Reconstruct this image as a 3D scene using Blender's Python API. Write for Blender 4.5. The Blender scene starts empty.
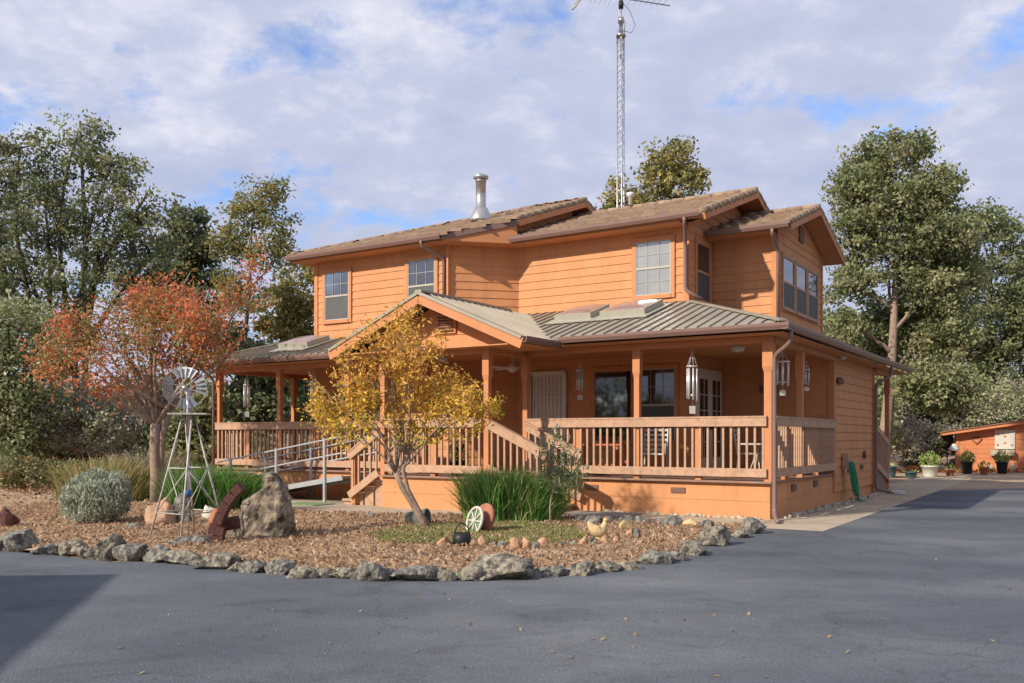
import bpy, bmesh, math, random
import numpy as np
from mathutils import Vector, Matrix, noise as mnoise
random.seed(7)
R = math.radians
sc = bpy.context.scene
COL = sc.collection
# ------------------------------------------------------------------ frame of reference
F, CX, HY, EYE = 912., 512., 437., 1.45
TH = R(32.5); c_, s_ = math.cos(TH), math.sin(TH)
C0 = ((770-512)/F*15.93, 15.93)                      # front right corner of the porch

def W(x, y):                                         # house plan -> world
    return (C0[0]+x*c_+y*s_, C0[1]-x*s_+y*c_)
def G(px, py, z=0.):                                 # where a ground point lies
    Y = (EYE-z)*F/(py-HY); return ((px-CX)/F*Y, Y)
def at(px, py, Y):                                   # a point at distance Y
    return ((px-CX)/F*Y, Y, EYE+(HY-py)/F*Y)

# ------------------------------------------------------------------ materials
MATS = {}
def mat(name, col, rough=.7, metal=0., var=.12, scale=6., bump=0., bscale=40., spec=.35, stain=None, trans=None, emis=None, vcol=False, coord='Object', squash=None, bdist=.02):
    if name in MATS: return MATS[name]
    m = bpy.data.materials.new(name); m.use_nodes = True
    nt = m.node_tree; N = nt.nodes; L = nt.links
    b = N['Principled BSDF']; out = N['Material Output']
    b.inputs['Roughness'].default_value = rough; b.inputs['Metallic'].default_value = metal
    b.inputs['Specular IOR Level'].default_value = spec
    if 'glass' in name: b.inputs['IOR'].default_value = 1.6 if 'porch' in name else 2.1
    tc = N.new('ShaderNodeTexCoord')
    c = (*col, 1)
    nz = N.new('ShaderNodeTexNoise'); nz.inputs['Scale'].default_value = scale; nz.inputs['Detail'].default_value = 6
    L.new(tc.outputs[coord], nz.inputs['Vector'])
    rp = N.new('ShaderNodeMapRange'); rp.inputs['From Min'].default_value = .3; rp.inputs['From Max'].default_value = .7
    rp.inputs['To Min'].default_value = 1-var; rp.inputs['To Max'].default_value = 1+var
    L.new(nz.outputs['Fac'], rp.inputs['Value'])
    vm = N.new('ShaderNodeVectorMath'); vm.operation = 'SCALE'
    if vcol:
        at_ = N.new('ShaderNodeVertexColor'); at_.layer_name = 'tint'
        L.new(at_.outputs['Color'], vm.inputs[0])
    else:
        vm.inputs[0].default_value = col
    L.new(rp.outputs['Result'], vm.inputs['Scale'])
    last = vm.outputs['Vector']
    if stain:
        scol, ssc, lo, hi = stain
        n2 = N.new('ShaderNodeTexNoise'); n2.inputs['Scale'].default_value = ssc; n2.inputs['Detail'].default_value = 8; n2.inputs['Roughness'].default_value = .65
        if squash:
            mq = N.new('ShaderNodeMapping'); mq.inputs['Scale'].default_value = squash; L.new(tc.outputs[coord], mq.inputs[0]); L.new(mq.outputs[0], n2.inputs['Vector'])
        else: L.new(tc.outputs[coord], n2.inputs['Vector'])
        r2 = N.new('ShaderNodeMapRange'); r2.inputs['From Min'].default_value = lo; r2.inputs['From Max'].default_value = hi
        L.new(n2.outputs['Fac'], r2.inputs['Value'])
        mx = N.new('ShaderNodeMix'); mx.data_type = 'RGBA'
        L.new(r2.outputs['Result'], mx.inputs['Factor']); L.new(last, mx.inputs[6]); mx.inputs[7].default_value = (*scol, 1)
        last = mx.outputs[2]
    L.new(last, b.inputs['Base Color'])
    if bump:
        n3 = N.new('ShaderNodeTexNoise'); n3.inputs['Scale'].default_value = bscale; n3.inputs['Detail'].default_value = 5
        L.new(tc.outputs[coord], n3.inputs['Vector'])
        bp = N.new('ShaderNodeBump'); bp.inputs['Strength'].default_value = bump; bp.inputs['Distance'].default_value = bdist
        L.new(n3.outputs['Fac'], bp.inputs['Height']); L.new(bp.outputs['Normal'], b.inputs['Normal'])
    if trans:
        tr = N.new('ShaderNodeBsdfTranslucent'); ms = N.new('ShaderNodeMixShader'); ms.inputs[0].default_value = trans
        L.new(last, tr.inputs['Color']); L.new(b.outputs[0], ms.inputs[1]); L.new(tr.outputs[0], ms.inputs[2]); L.new(ms.outputs[0], out.inputs[0])
    MATS[name] = m
    return m

OR = mat('orange_paint', (.575, .257, .108), .72, var=.07, scale=1.7, bump=.35, bscale=50, squash=(1, 1, .22), stain=((.44, .21, .10), 4.5, .48, .80))
ORT = mat('orange_trim', (.51, .215, .092), .66, var=.07, scale=3)
RAIL = mat('tan_stain', (.47, .29, .185), .78, var=.10, scale=5, stain=((.30, .19, .13), 9, .48, .72))
DECK = mat('deck_boards', (.26, .16, .115), .75, var=.15, scale=5, bump=.3)
GUT = mat('brown_gutter', (.21, .125, .105), .4, var=.06, scale=3, spec=.5)
METR = mat('metal_roofing', (.315, .275, .215), .5, metal=.1, var=.12, scale=1.2, spec=.5, stain=((.26, .235, .19), 2.2, .5, .8))
SHEET = mat('skylight_flashing', (.37, .35, .28), .5, var=.08, spec=.5)
DOME = mat('skylight_dome', (.30, .20, .175), .12, var=.1, spec=.9)
TILE = mat('roof_tile', (.3, .2, .15), .85, var=.22, scale=9, bump=.5, bscale=30, vcol=True)
SASH = mat('beige_sash', (.40, .37, .31), .5, var=.05)
WHITE = mat('white_trim', (.70, .67, .60), .5, var=.05)
WDOOR = mat('door_white', (.62, .58, .50), .55, var=.05)
SCREEN = mat('window_screen', (.085, .088, .088), .6, var=.1)
GLASS = mat('window_glass', (.02, .024, .028), .04, var=.3, scale=1.2, spec=1.0)
GLASSD = mat('porch_glass', (.015, .018, .018), .03, var=.3, spec=1.0)
STEEL = mat('galvanised_steel', (.46, .455, .44), .38, metal=.75, var=.15, scale=15)
ALU = mat('aluminium', (.46, .47, .48), .4, metal=.5, var=.06)
ALUD = mat('ramp_deck', (.30, .34, .36), .5, metal=.3, var=.1)
DARK = mat('dark_metal', (.03, .03, .032), .5, metal=.4)
VENT = mat('vent_brown', (.17, .09, .07), .7)
ASPH_ = None
ROCKM = mat('lichen_rock', (.27, .24, .18), .95, var=.5, scale=13, bump=1., bscale=18, bdist=.06, stain=((.085, .075, .065), 10, .47, .58))
BOULD = mat('boulder_stone', (.25, .20, .145), .95, var=.5, scale=8, bump=1., bscale=11, bdist=.07, stain=((.075, .06, .05), 5, .46, .58))
ROCKG = mat('grey_rock', (.235, .225, .185), .95, var=.5, scale=15, bump=1., bscale=20, bdist=.06, stain=((.085, .08, .075), 12, .47, .60))
ROCKT = mat('tan_rock', (.46, .27, .16), .9, var=.3, scale=9, bump=.8, bscale=30, stain=((.40, .33, .25), 5, .5, .65))
ROCKY = mat('yellow_rock', (.56, .42, .22), .9, var=.2, scale=9, bump=.7, bscale=30)
PEB = mat('pale_pebble', (.42, .36, .28), .9, var=.25, scale=14, bump=.4, coord='Object')
CONC = mat('concrete', (.42, .345, .25), .9, var=.12, scale=1.5, bump=.4, bscale=60, stain=((.25, .215, .17), 1.2, .52, .75))
CONCG = mat('grey_flagstone', (.22, .215, .20), .9, var=.2, scale=4, bump=.6, bscale=30)
BARK = mat('bark', (.085, .068, .055), .95, var=.35, scale=9, bump=.9, bscale=30)
BARKL = mat('pale_bark', (.24, .20, .165), .95, var=.35, scale=7, bump=.8, bscale=30, stain=((.12, .10, .08), 4, .5, .7))
BARKT = mat('smooth_bark', (.27, .195, .145), .9, var=.25, scale=9, bump=.5, bscale=30)
LEAF = mat('leaves', (.1, .1, .05), .62, var=.12, scale=3, vcol=True, trans=.38, spec=.3)
RUST = mat('rusty_iron', (.095, .038, .032), .85, var=.3, scale=20, bump=.6)
TERRA = mat('terracotta', (.36, .145, .085), .85, var=.12)
CREAM = mat('cream_paint', (.56, .53, .46), .7, var=.15, scale=20)
GREENP = mat('green_paint', (.16, .25, .12), .7, var=.2, scale=20)
HOSE = mat('green_hose', (.015, .24, .12), .4, spec=.6)
SHEDM = mat('shed_paint', (.56, .21, .095), .75, var=.08, scale=2)
BLKP = mat('black_plastic', (.018, .022, .028), .45)
BLUEP = mat('blue_glaze', (.04, .11, .13), .35)
WHP = mat('white_ceramic', (.60, .60, .55), .5)
WOODO = mat('orange_wood', (.46, .12, .045), .6)
WOODB = mat('brown_wood', (.13, .06, .035), .7)
CHIME = mat('chime_tube', (.68, .68, .68), .3, metal=.35)
SOIL = mat('soil', (.05, .035, .025), .95)
STUCCO = mat('shadow_building_wall', (.50, .20, .09), .8)

def ground_mat(name, base, dark, pale, s1, s2, bump=.6, bs=60, rough=.95, streak=False):
    m = bpy.data.materials.new(name); m.use_nodes = True; nt = m.node_tree; N = nt.nodes; L = nt.links
    b = N['Principled BSDF']; b.inputs['Roughness'].default_value = rough; b.inputs['Specular IOR Level'].default_value = .25
    tc = N.new('ShaderNodeTexCoord')
    mp = N.new('ShaderNodeMapping'); L.new(tc.outputs['Object'], mp.inputs[0])
    if streak: mp.inputs['Scale'].default_value = (.7, 1.15, 1); mp.inputs['Rotation'].default_value = (0, 0, .5)
    a = N.new('ShaderNodeTexNoise'); a.inputs['Scale'].default_value = s1; a.inputs['Detail'].default_value = 8; a.inputs['Roughness'].default_value = .6
    d = N.new('ShaderNodeTexNoise'); d.inputs['Scale'].default_value = s2; d.inputs['Detail'].default_value = 6; d.inputs['Roughness'].default_value = .7
    L.new(mp.outputs[0], a.inputs['Vector']); L.new(tc.outputs['Object'], d.inputs['Vector'])
    r1 = N.new('ShaderNodeValToRGB'); e = r1.color_ramp.elements
    e[0].position = .33; e[0].color = (*dark, 1); e[1].position = .68; e[1].color = (*pale, 1)
    k = r1.color_ramp.elements.new(.5); k.color = (*base, 1)
    L.new(a.outputs['Fac'], r1.inputs[0])
    mr = N.new('ShaderNodeMapRange'); mr.inputs['From Min'].default_value = .3; mr.inputs['From Max'].default_value = .7; mr.inputs['To Min'].default_value = .62; mr.inputs['To Max'].default_value = 1.38
    if streak: mr.inputs['To Min'].default_value = .70; mr.inputs['To Max'].default_value = 1.32
    L.new(d.outputs['Fac'], mr.inputs['Value'])
    vm = N.new('ShaderNodeVectorMath'); vm.operation = 'SCALE'; L.new(r1.outputs[0], vm.inputs[0]); L.new(mr.outputs[0], vm.inputs['Scale'])
    last = vm.outputs['Vector']
    if streak:   # old oil and sealer patches, pale aggregate
        po = N.new('ShaderNodeTexNoise'); po.inputs['Scale'].default_value = 1.1; po.inputs['Detail'].default_value = 9; po.inputs['Roughness'].default_value = .72; po.inputs['Distortion'].default_value = .8; L.new(tc.outputs['Object'], po.inputs['Vector'])
        pr = N.new('ShaderNodeMapRange'); pr.inputs['From Min'].default_value = .52; pr.inputs['From Max'].default_value = .66; pr.inputs['To Min'].default_value = 1.; pr.inputs['To Max'].default_value = .74; L.new(po.outputs['Fac'], pr.inputs['Value'])
        pv = N.new('ShaderNodeVectorMath'); pv.operation = 'SCALE'; L.new(last, pv.inputs[0]); L.new(pr.outputs[0], pv.inputs['Scale'])
        sp_ = N.new('ShaderNodeTexVoronoi'); sp_.inputs['Scale'].default_value = 38; L.new(tc.outputs['Object'], sp_.inputs['Vector'])
        sr = N.new('ShaderNodeMapRange'); sr.inputs['From Min'].default_value = .10; sr.inputs['From Max'].default_value = .24; sr.inputs['To Min'].default_value = 1.45; sr.inputs['To Max'].default_value = 1.; L.new(sp_.outputs['Distance'], sr.inputs['Value'])
        sv = N.new('ShaderNodeVectorMath'); sv.operation = 'SCALE'; L.new(pv.outputs[0], sv.inputs[0]); L.new(sr.outputs[0], sv.inputs['Scale']); last = sv.outputs['Vector']
    if streak:   # hairline cracks
        vo = N.new('ShaderNodeTexVoronoi'); vo.feature = 'DISTANCE_TO_EDGE'; vo.inputs['Scale'].default_value = .42
        nz = N.new('ShaderNodeTexNoise'); nz.inputs['Scale'].default_value = 1.6; nz.inputs['Detail'].default_value = 6
        L.new(tc.outputs['Object'], nz.inputs['Vector'])
        ad = N.new('ShaderNodeVectorMath'); ad.operation = 'MULTIPLY_ADD'; ad.inputs[1].default_value = (1.2, 1.2, 0); 
        L.new(nz.outputs['Color'], ad.inputs[0]); L.new(tc.outputs['Object'], ad.inputs[2]); L.new(ad.outputs[0], vo.inputs['Vector'])
        cr = N.new('ShaderNodeMapRange'); cr.inputs['From Min'].default_value = .0; cr.inputs['From Max'].default_value = .007; cr.inputs['To Min'].default_value = .76; cr.inputs['To Max'].default_value = 1
        L.new(vo.outputs['Distance'], cr.inputs['Value'])
        # only some of the cracks are open
        n5 = N.new('ShaderNodeTexNoise'); n5.inputs['Scale'].default_value = .5; L.new(tc.outputs['Object'], n5.inputs['Vector'])
        m5 = N.new('ShaderNodeMapRange'); m5.inputs['From Min'].default_value = .46; m5.inputs['From Max'].default_value = .54; L.new(n5.outputs['Fac'], m5.inputs['Value'])
        mm = N.new('ShaderNodeMix'); mm.data_type = 'FLOAT'; L.new(m5.outputs[0], mm.inputs[0]); mm.inputs[2].default_value = 1.; L.new(cr.outputs[0], mm.inputs[3])
        v2 = N.new('ShaderNodeVectorMath'); v2.operation = 'SCALE'; L.new(last, v2.inputs[0]); L.new(mm.outputs[0], v2.inputs['Scale'])
        last = v2.outputs['Vector']
    L.new(last, b.inputs['Base Color'])
    n3 = N.new('ShaderNodeTexNoise'); n3.inputs['Scale'].default_value = bs; n3.inputs['Detail'].default_value = 4; L.new(tc.outputs['Object'], n3.inputs['Vector'])
    bp = N.new('ShaderNodeBump'); bp.inputs['Strength'].default_value = bump; bp.inputs['Distance'].default_value = .02
    L.new(n3.outputs['Fac'], bp.inputs['Height']); L.new(bp.outputs['Normal'], b.inputs['Normal'])
    return m
ASPH = ground_mat('asphalt', (.108, .118, .134), (.074, .083, .097), (.165, .171, .178), .38, 60, .5, 90, .8, True)
GALV = mat('weathered_galvanised', (.42, .40, .36), .6, metal=.2, var=.25, scale=12)
MULCH = ground_mat('bark_mulch', (.39, .275, .17), (.27, .175, .105), (.48, .355, .235), .7, 30, 1., 45)
EARTH = ground_mat('dry_earth', (.36, .235, .15), (.24, .165, .10), (.46, .32, .21), .25, 12, .8, 20)
GRAV = ground_mat('gravel_pad', (.38, .27, .185), (.28, .20, .14), (.46, .33, .23), .4, 25, .8, 40)

# ------------------------------------------------------------------ mesh builder
class MB:
    def __init__(s): s.v = []; s.f = []; s.sm = []
    def add(s, vs, fs, smooth=False):
        k = len(s.v); s.v += [tuple(p) for p in vs]; s.f += [tuple(i+k for i in f) for f in fs]; s.sm += [smooth]*len(fs); return s
    def box(s, x0, x1, y0, y1, z0, z1):
        vs = [(x, y, z) for x in (x0, x1) for y in (y0, y1) for z in (z0, z1)]
        return s.add(vs, [(0,1,3,2),(4,6,7,5),(0,4,5,1),(2,3,7,6),(0,2,6,4),(1,5,7,3)])
    def beam(s, p, q, w, h, up=(0,0,1)):
        p, q = Vector(p), Vector(q); d = (q-p).normalized(); up = Vector(up)
        if abs(d.dot(up)) > .98: up = Vector((0,1,0))
        a = d.cross(up).normalized()*w/2; b = a.cross(d).normalized()*h/2
        vs = [p-a-b, p+a-b, p+a+b, p-a+b, q-a-b, q+a-b, q+a+b, q-a+b]
        return s.add(vs, [(0,3,2,1),(4,5,6,7),(0,1,5,4),(1,2,6,5),(2,3,7,6),(3,0,4,7)])
    def tube(s, pts, r, n=8, cap=True):
        pts = [Vector(p) for p in pts]
        if not isinstance(r, (list, tuple)): r = [r]*len(pts)
        vs = []; fs = []; a = None
        for i, p in enumerate(pts):
            d = (pts[min(i+1, len(pts)-1)]-pts[max(i-1, 0)])
            d = d.normalized() if d.length > 1e-9 else Vector((0,0,1))
            if a is None:
                a = d.cross(Vector((0,0,1)) if abs(d.z) < .9 else Vector((1,0,0))).normalized()
            a = (a-d*a.dot(d)).normalized(); b = d.cross(a)
            for k in range(n):
                t = 2*math.pi*k/n; vs.append(p+(a*math.cos(t)+b*math.sin(t))*r[i])
        for i in range(len(pts)-1):
            for k in range(n):
                k2 = (k+1) % n; fs.append((i*n+k, i*n+k2, (i+1)*n+k2, (i+1)*n+k))
        if cap: fs += [tuple(range(n))[::-1], tuple((len(pts)-1)*n+k for k in range(n))]
        return s.add(vs, fs, True)
    def lathe(s, prof, c=(0,0,0), n=20, axis=None):
        M = Matrix.Identity(3) if axis is None else Vector((0,0,1)).rotation_difference(Vector(axis)).to_matrix()
        c = Vector(c); vs = []; fs = []
        for r, z in prof:
            for k in range(n):
                t = 2*math.pi*k/n; vs.append(c+M @ Vector((r*math.cos(t), r*math.sin(t), z)))
        for i in range(len(prof)-1):
            for k in range(n):
                k2 = (k+1) % n; fs.append((i*n+k, i*n+k2, (i+1)*n+k2, (i+1)*n+k))
        fs += [tuple(range(n))[::-1], tuple((len(prof)-1)*n+k for k in range(n))]
        return s.add(vs, fs, True)
    def prism(s, poly, ext):
        n = len(poly); e = Vector(ext); vs = [Vector(p) for p in poly]+[Vector(p)+e for p in poly]
        fs = [tuple(range(n)), tuple(range(n, 2*n))[::-1]]+[(i, i+n, (i+1) % n+n, (i+1) % n) for i in range(n)]
        return s.add(vs, fs)
    def build(s, name, m, parent=None, loc=None):
        me = bpy.data.meshes.new(name); me.from_pydata(s.v, [], s.f); me.update()
        for p, q in zip(me.polygons, s.sm): p.use_smooth = q
        bm = bmesh.new(); bm.from_mesh(me); bmesh.ops.recalc_face_normals(bm, faces=bm.faces); bm.to_mesh(me); bm.free()
        me.materials.append(m); return link(name, me, parent, loc)
def link(name, me, parent=None, loc=None):
    o = bpy.data.objects.new(name, me); COL.objects.link(o)
    if parent: o.parent = parent
    if loc: o.location = loc
    return o
def tag(o, label, cat, group=None):
    o['label'] = label; o['category'] = cat
    if group: o['group'] = group
    return o
def struct(o, kind='structure', label=None, cat=None):
    o['kind'] = kind
    if label: o['label'] = label
    if cat: o['category'] = cat
    return o
def empty(name, loc, rz=0., label=None, cat=None, group=None):
    o = bpy.data.objects.new(name, None); COL.objects.link(o); o.location = loc; o.rotation_euler = (0, 0, rz); o.empty_display_size = .1
    if label: tag(o, label, cat, group)
    return o
def ordinal(n):
    w = ['', 'first','second','third','fourth','fifth','sixth','seventh','eighth','ninth','tenth','eleventh','twelfth','thirteenth','fourteenth','fifteenth','sixteenth','seventeenth','eighteenth','nineteenth']
    if n < 20: return w[n]
    t = {2:'twent',3:'thirt',4:'fort',5:'fift'}[n//10]
    return t+'ieth' if n % 10 == 0 else t+'y-'+w[n % 10]

# ------------------------------------------------------------------ ground
def sheet(name, pts, z, m, kind='structure', label=None):
    mb = MB(); mb.add([(x, y, z) for x, y in pts], [tuple(range(len(pts)))]); o = mb.build(name, m)
    if o.data.polygons[0].normal.z < 0: o.data.flip_normals()
    struct(o, kind, label); return o
# terrain: flat around the house, rising into a low wooded hill far behind
def terrain():
    n = 90; ext = 450.; vs = []; fs = []
    for j in range(n+1):
        for i in range(n+1):
            u = (i/n*2-1); v = (j/n*2-1)
            x = math.copysign(abs(u)**1.8, u)*ext; y = math.copysign(abs(v)**1.8, v)*ext+20
            d = math.hypot(x, y-20)
            z = 0 if d < 38 else (d-38)*.03+1.2*mnoise.noise(Vector((x*.02, y*.02, 3)))*min(1, (d-38)/40)
            vs.append((x, y, z-.03))
    for j in range(n):
        for i in range(n):
            a = j*(n+1)+i; fs.append((a, a+1, a+n+2, a+n+1))
    mb = MB(); mb.add(vs, fs, True); return mb.build('ground', EARTH)
struct(terrain())
def ptsG(l): return [G(*p) for p in l]
edge_px = [(-260,548),(-120,546),(0,551),(60,556),(110,562),(160,562),(200,567),(250,572),(300,577),(350,579),(400,580),(440,580),(480,579),(520,578),(560,576),(600,572),(650,562),(690,550),(720,540),(745,532),(768,531)]
edge = [G(*p) for p in edge_px]
ap0, ap1 = W(1.27, -1.55), W(1.27, 11.4)
road = [(-60, edge[0][1]+.2)]+edge+[W(.1, -1.55), ap0, ap1, (14.5, 25.6), (60, 25.4), (60, -30), (-60, -30)]
sheet('driveway', road, .004, ASPH)
sheet('apron', [W(.1, -1.55), ap0, ap1, W(1.27, 20), W(-.5, 20), W(-.5, -.4), W(.1, -.4)], .008, CONC)
sheet('gravel_yard', [ap1, (14.5, 25.6), (60, 25.4), (60, 37), (8, 37), W(1.27, 20)], .006, GRAV)
sheet('walkway', [W(-17, -3.3), W(-8.2, -3.3), W(-6.6, -3.1), W(-4.6, -2.3), W(-3, -1.75), W(.1, -1.55), W(.1, -.4), W(0, .3), W(-17, .3)], .012, CONC)
bed = MB()
bl = [G(*p) for p in ((-260,546),(-120,544),(0,549),(60,554),(110,558),(160,560),(200,564),(250,569),(300,574),(350,577),(400,578),(480,577),(560,574),(600,570),(650,560),(690,548),(720,538),(752,526))]
bk = [W(-.15, -1.65), W(-3, -1.85), W(-4.6, -2.4), W(-6.6, -3.2), W(-8.2, -3.4), W(-17, -3.4), (-20, 30), (-34, 24)]
ring = bl+bk
cxm = (-2.0, 12.6)
k = len(ring)
vs = [(x, y, .016) for x, y in ring]+[(cxm[0]+(x-cxm[0])*.9, cxm[1]+(y-cxm[1])*.9, .05) for x, y in ring]
bed.add(vs, [(i, (i+1) % k, (i+1) % k+k, i+k) for i in range(k)]+[tuple(range(k, 2*k))], True)
struct(bed.build('mulch_bed', MULCH))

def inside(p, poly):
    x, y = p; r = False; j = len(poly)-1
    for i in range(len(poly)):
        xi, yi = poly[i]; xj, yj = poly[j]
        if (yi > y) != (yj > y) and x < (xj-xi)*(y-yi)/(yj-yi)+xi: r = not r
        j = i
    return r

# ------------------------------------------------------------------ leaves and particles (numpy)
RNG = np.random.default_rng(11)
def leaf_mesh(name, pos, size, cols, parent=None, flat=0., aspect=.55, m=None, updir=None, jit=.5, fold=.25):
    n = len(pos); pos = np.asarray(pos, dtype=np.float64)
    a = RNG.normal(size=(n, 3))
    if updir is not None: a = a*.5+np.asarray(updir)
    a /= np.linalg.norm(a, axis=1)[:, None]+1e-9
    b = RNG.normal(size=(n, 3)); b -= (b*a).sum(1)[:, None]*a
    if flat:
        nrm = RNG.normal(size=(n, 3))*(1-flat)+np.array([0, 0, 1.])*flat
        b = np.cross(nrm, a)
    b /= np.linalg.norm(b, axis=1)[:, None]+1e-9
    sz = size*(1+jit*(RNG.random(n)*2-1)); L_ = a*sz[:, None]*.5; B = b*sz[:, None]*.5*aspect
    nn = np.cross(a, b)*sz[:, None]*fold*.3
    v = np.empty((n, 4, 3)); v[:, 0] = pos-L_; v[:, 1] = pos+B+nn; v[:, 2] = pos+L_; v[:, 3] = pos-B+nn
    me = bpy.data.meshes.new(name); me.vertices.add(n*4); me.loops.add(n*4); me.polygons.add(n)
    me.vertices.foreach_set('co', v.ravel()); me.loops.foreach_set('vertex_index', np.arange(n*4, dtype=np.int32))
    me.polygons.foreach_set('loop_start', np.arange(0, n*4, 4, dtype=np.int32)); me.polygons.foreach_set('loop_total', np.full(n, 4, dtype=np.int32))
    me.update(calc_edges=True)
    cols = np.asarray(cols, dtype=np.float32); idx = RNG.integers(0, len(cols), n) if cols.ndim == 2 and len(cols) != n else None
    cc = cols[idx] if idx is not None else cols
    cc = cc*(1+.25*(RNG.random((n, 1))*2-1))
    full = np.ones((n, 4, 4), dtype=np.float32); full[:, :, :3] = cc[:, None, :]
    ca = me.color_attributes.new('tint', 'FLOAT_COLOR', 'CORNER'); ca.data.foreach_set('color', full.ravel())
    me.materials.append(m or LEAF); return link(name, me, parent)
def ell_points(lobes, n, shell=.35):
    """points in ellipsoid lobes, denser toward the outside; lobes (cx,cy,cz,rx,ry,rz)"""
    w = np.array([l[3]*l[4]*l[5] for l in lobes])**.67; w /= w.sum()
    cnt = RNG.multinomial(n, w); out = []
    for l, k in zip(lobes, cnt):
        d = RNG.normal(size=(k, 3)); d /= np.linalg.norm(d, axis=1)[:, None]
        r = (shell+(1-shell)*RNG.random(k))**(1/1.8)
        out.append(np.array(l[:3])+d*r[:, None]*np.array(l[3:]))
    return np.concatenate(out)
def crown(name, parent, lobes, nclu, per, crad, size, cols, shell=.3, aspect=.6, sheet_=.6, colfn=None, gap=-.26):
    cl = ell_points(lobes, nclu, shell)
    cl = cl[cl[:, 2] > .05]
    g_ = np.array([mnoise.noise(Vector(tuple(p*(.55/max(crad, .3)*.9)))) for p in cl]); cl = cl[g_ > gap]
    n = len(cl)*per
    rr = crad*(.5+RNG.random(len(cl)))
    off = RNG.normal(size=(len(cl), per, 3)); off /= np.linalg.norm(off, axis=2)[:, :, None]
    off *= (RNG.random((len(cl), per, 1))**.5)*rr[:, None, None]; off[:, :, 2] *= sheet_
    pos = (cl[:, None, :]+off).reshape(-1, 3); pos = pos[pos[:, 2] > .03]
    cols = np.asarray(cols, dtype=np.float32)
    ci = RNG.integers(0, len(cols), len(cl)); cc = np.repeat(cols[ci], per, axis=0)[:len(pos)]
    if colfn is not None: cc = colfn(pos)
    return leaf_mesh(name, pos, size, cc, parent, aspect=aspect), cl

def limb(mb, p, q, r0, r1, wob=.08, n=6, seg=6):
    p, q = Vector(p), Vector(q); L = (q-p).length; pts = []; rs = []
    ph = [random.uniform(-1, 1) for _ in range(4)]
    for i in range(seg+1):
        t = i/seg; b = math.sin(t*math.pi)
        w = Vector((ph[0]*b+ph[2]*math.sin(t*6.3)*.5, ph[1]*b+ph[3]*math.sin(t*6.3)*.5, .6*b*random.uniform(0, 1)))*L*wob
        pts.append(p.lerp(q, t)+w); rs.append(r0+(r1-r0)*t**.8)
    mb.tube(pts, rs, n); return pts
def make_tree(name, base, lobes_abs, label, cat='tree', trunk_r=.2, fork=.35, nclu=260, per=60, crad=.5, size=.18, cols=None, bark=None, twigs=60, group=None, lean=(0, 0), shell=.3, colfn=None, sheet_=.6, aspect=.6, stems=1, wob=.08):
    """lobes_abs: world (x,y,z,rx,ry,rz)."""
    root = empty(name, (base[0], base[1], 0), 0, label, cat, group)
    lobes = [(l[0]-base[0], l[1]-base[1], l[2], l[3], l[4], l[5]) for l in lobes_abs]
    zt = max(l[2]+l[5] for l in lobes); zb = min(l[2]-l[5] for l in lobes)
    mb = MB(); fk = Vector((lean[0], lean[1], max(.3, zt*fork)))
    top = []
    lead = []
    if stems == 1:
        lx_ = sum(l[0] for l in lobes)/len(lobes); ly_ = sum(l[1] for l in lobes)/len(lobes)
        lead = limb(mb, (0, 0, -.1), (lean[0]+lx_*.7, lean[1]+ly_*.7, zt*.86), trunk_r*1.15, trunk_r*.12, .025, 8, 14)
    for i, l in enumerate(lobes):
        if stems > 1:
            s = Vector((random.uniform(-.15, .15), random.uniform(-.15, .15), -.1)) if i < stems else fk
            top += limb(mb, s, (l[0], l[1], l[2]+l[5]*.35), trunk_r*.6, trunk_r*.12, wob, 6, 8)[2:]
        else:
            zs = min(max(l[2]-l[5]*.6-math.hypot(l[0], l[1])*.45, zt*fork*.75), zt*.75)
            k_i = min(range(len(lead)), key=lambda q: abs(lead[q].z-zs)); s = lead[k_i]; rr_ = trunk_r*(1.15-1.0*(k_i/14))*.5
            top += limb(mb, s, (l[0], l[1], l[2]+l[5]*.35), rr_, trunk_r*.07, max(wob, .07), 6, 8)[2:]
    cr, cl = crown('crown', root, lobes, nclu, per, crad, size, cols, shell, aspect, sheet_, colfn)
    tp = np.array([tuple(p) for p in top])
    for i in RNG.permutation(len(cl))[:twigs]:
        q = cl[i]; d = np.linalg.norm(tp-q, axis=1)+np.maximum(0, tp[:, 2]-q[2])*1.5; s = tp[d.argmin()]
        limb(mb, s, q, trunk_r*.16, trunk_r*.04, .1, 4, 4)
    mb.build('trunk', bark or BARK, root)
    return root
def lob(items, Y):
    """crown lobes measured on the photograph, placed at the tree's distance"""
    out = []
    for it in items:
        px, py, rx, ry = it[:4]; dy = it[4] if len(it) > 4 else 0
        Yi = Y+dy; x, y, z = at(px, py, Yi); sx = rx*Yi/F; sz = ry*Yi/F
        out.append((x, y, z, sx, max(.5*(sx+sz), .3), sz))
    return out

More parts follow.
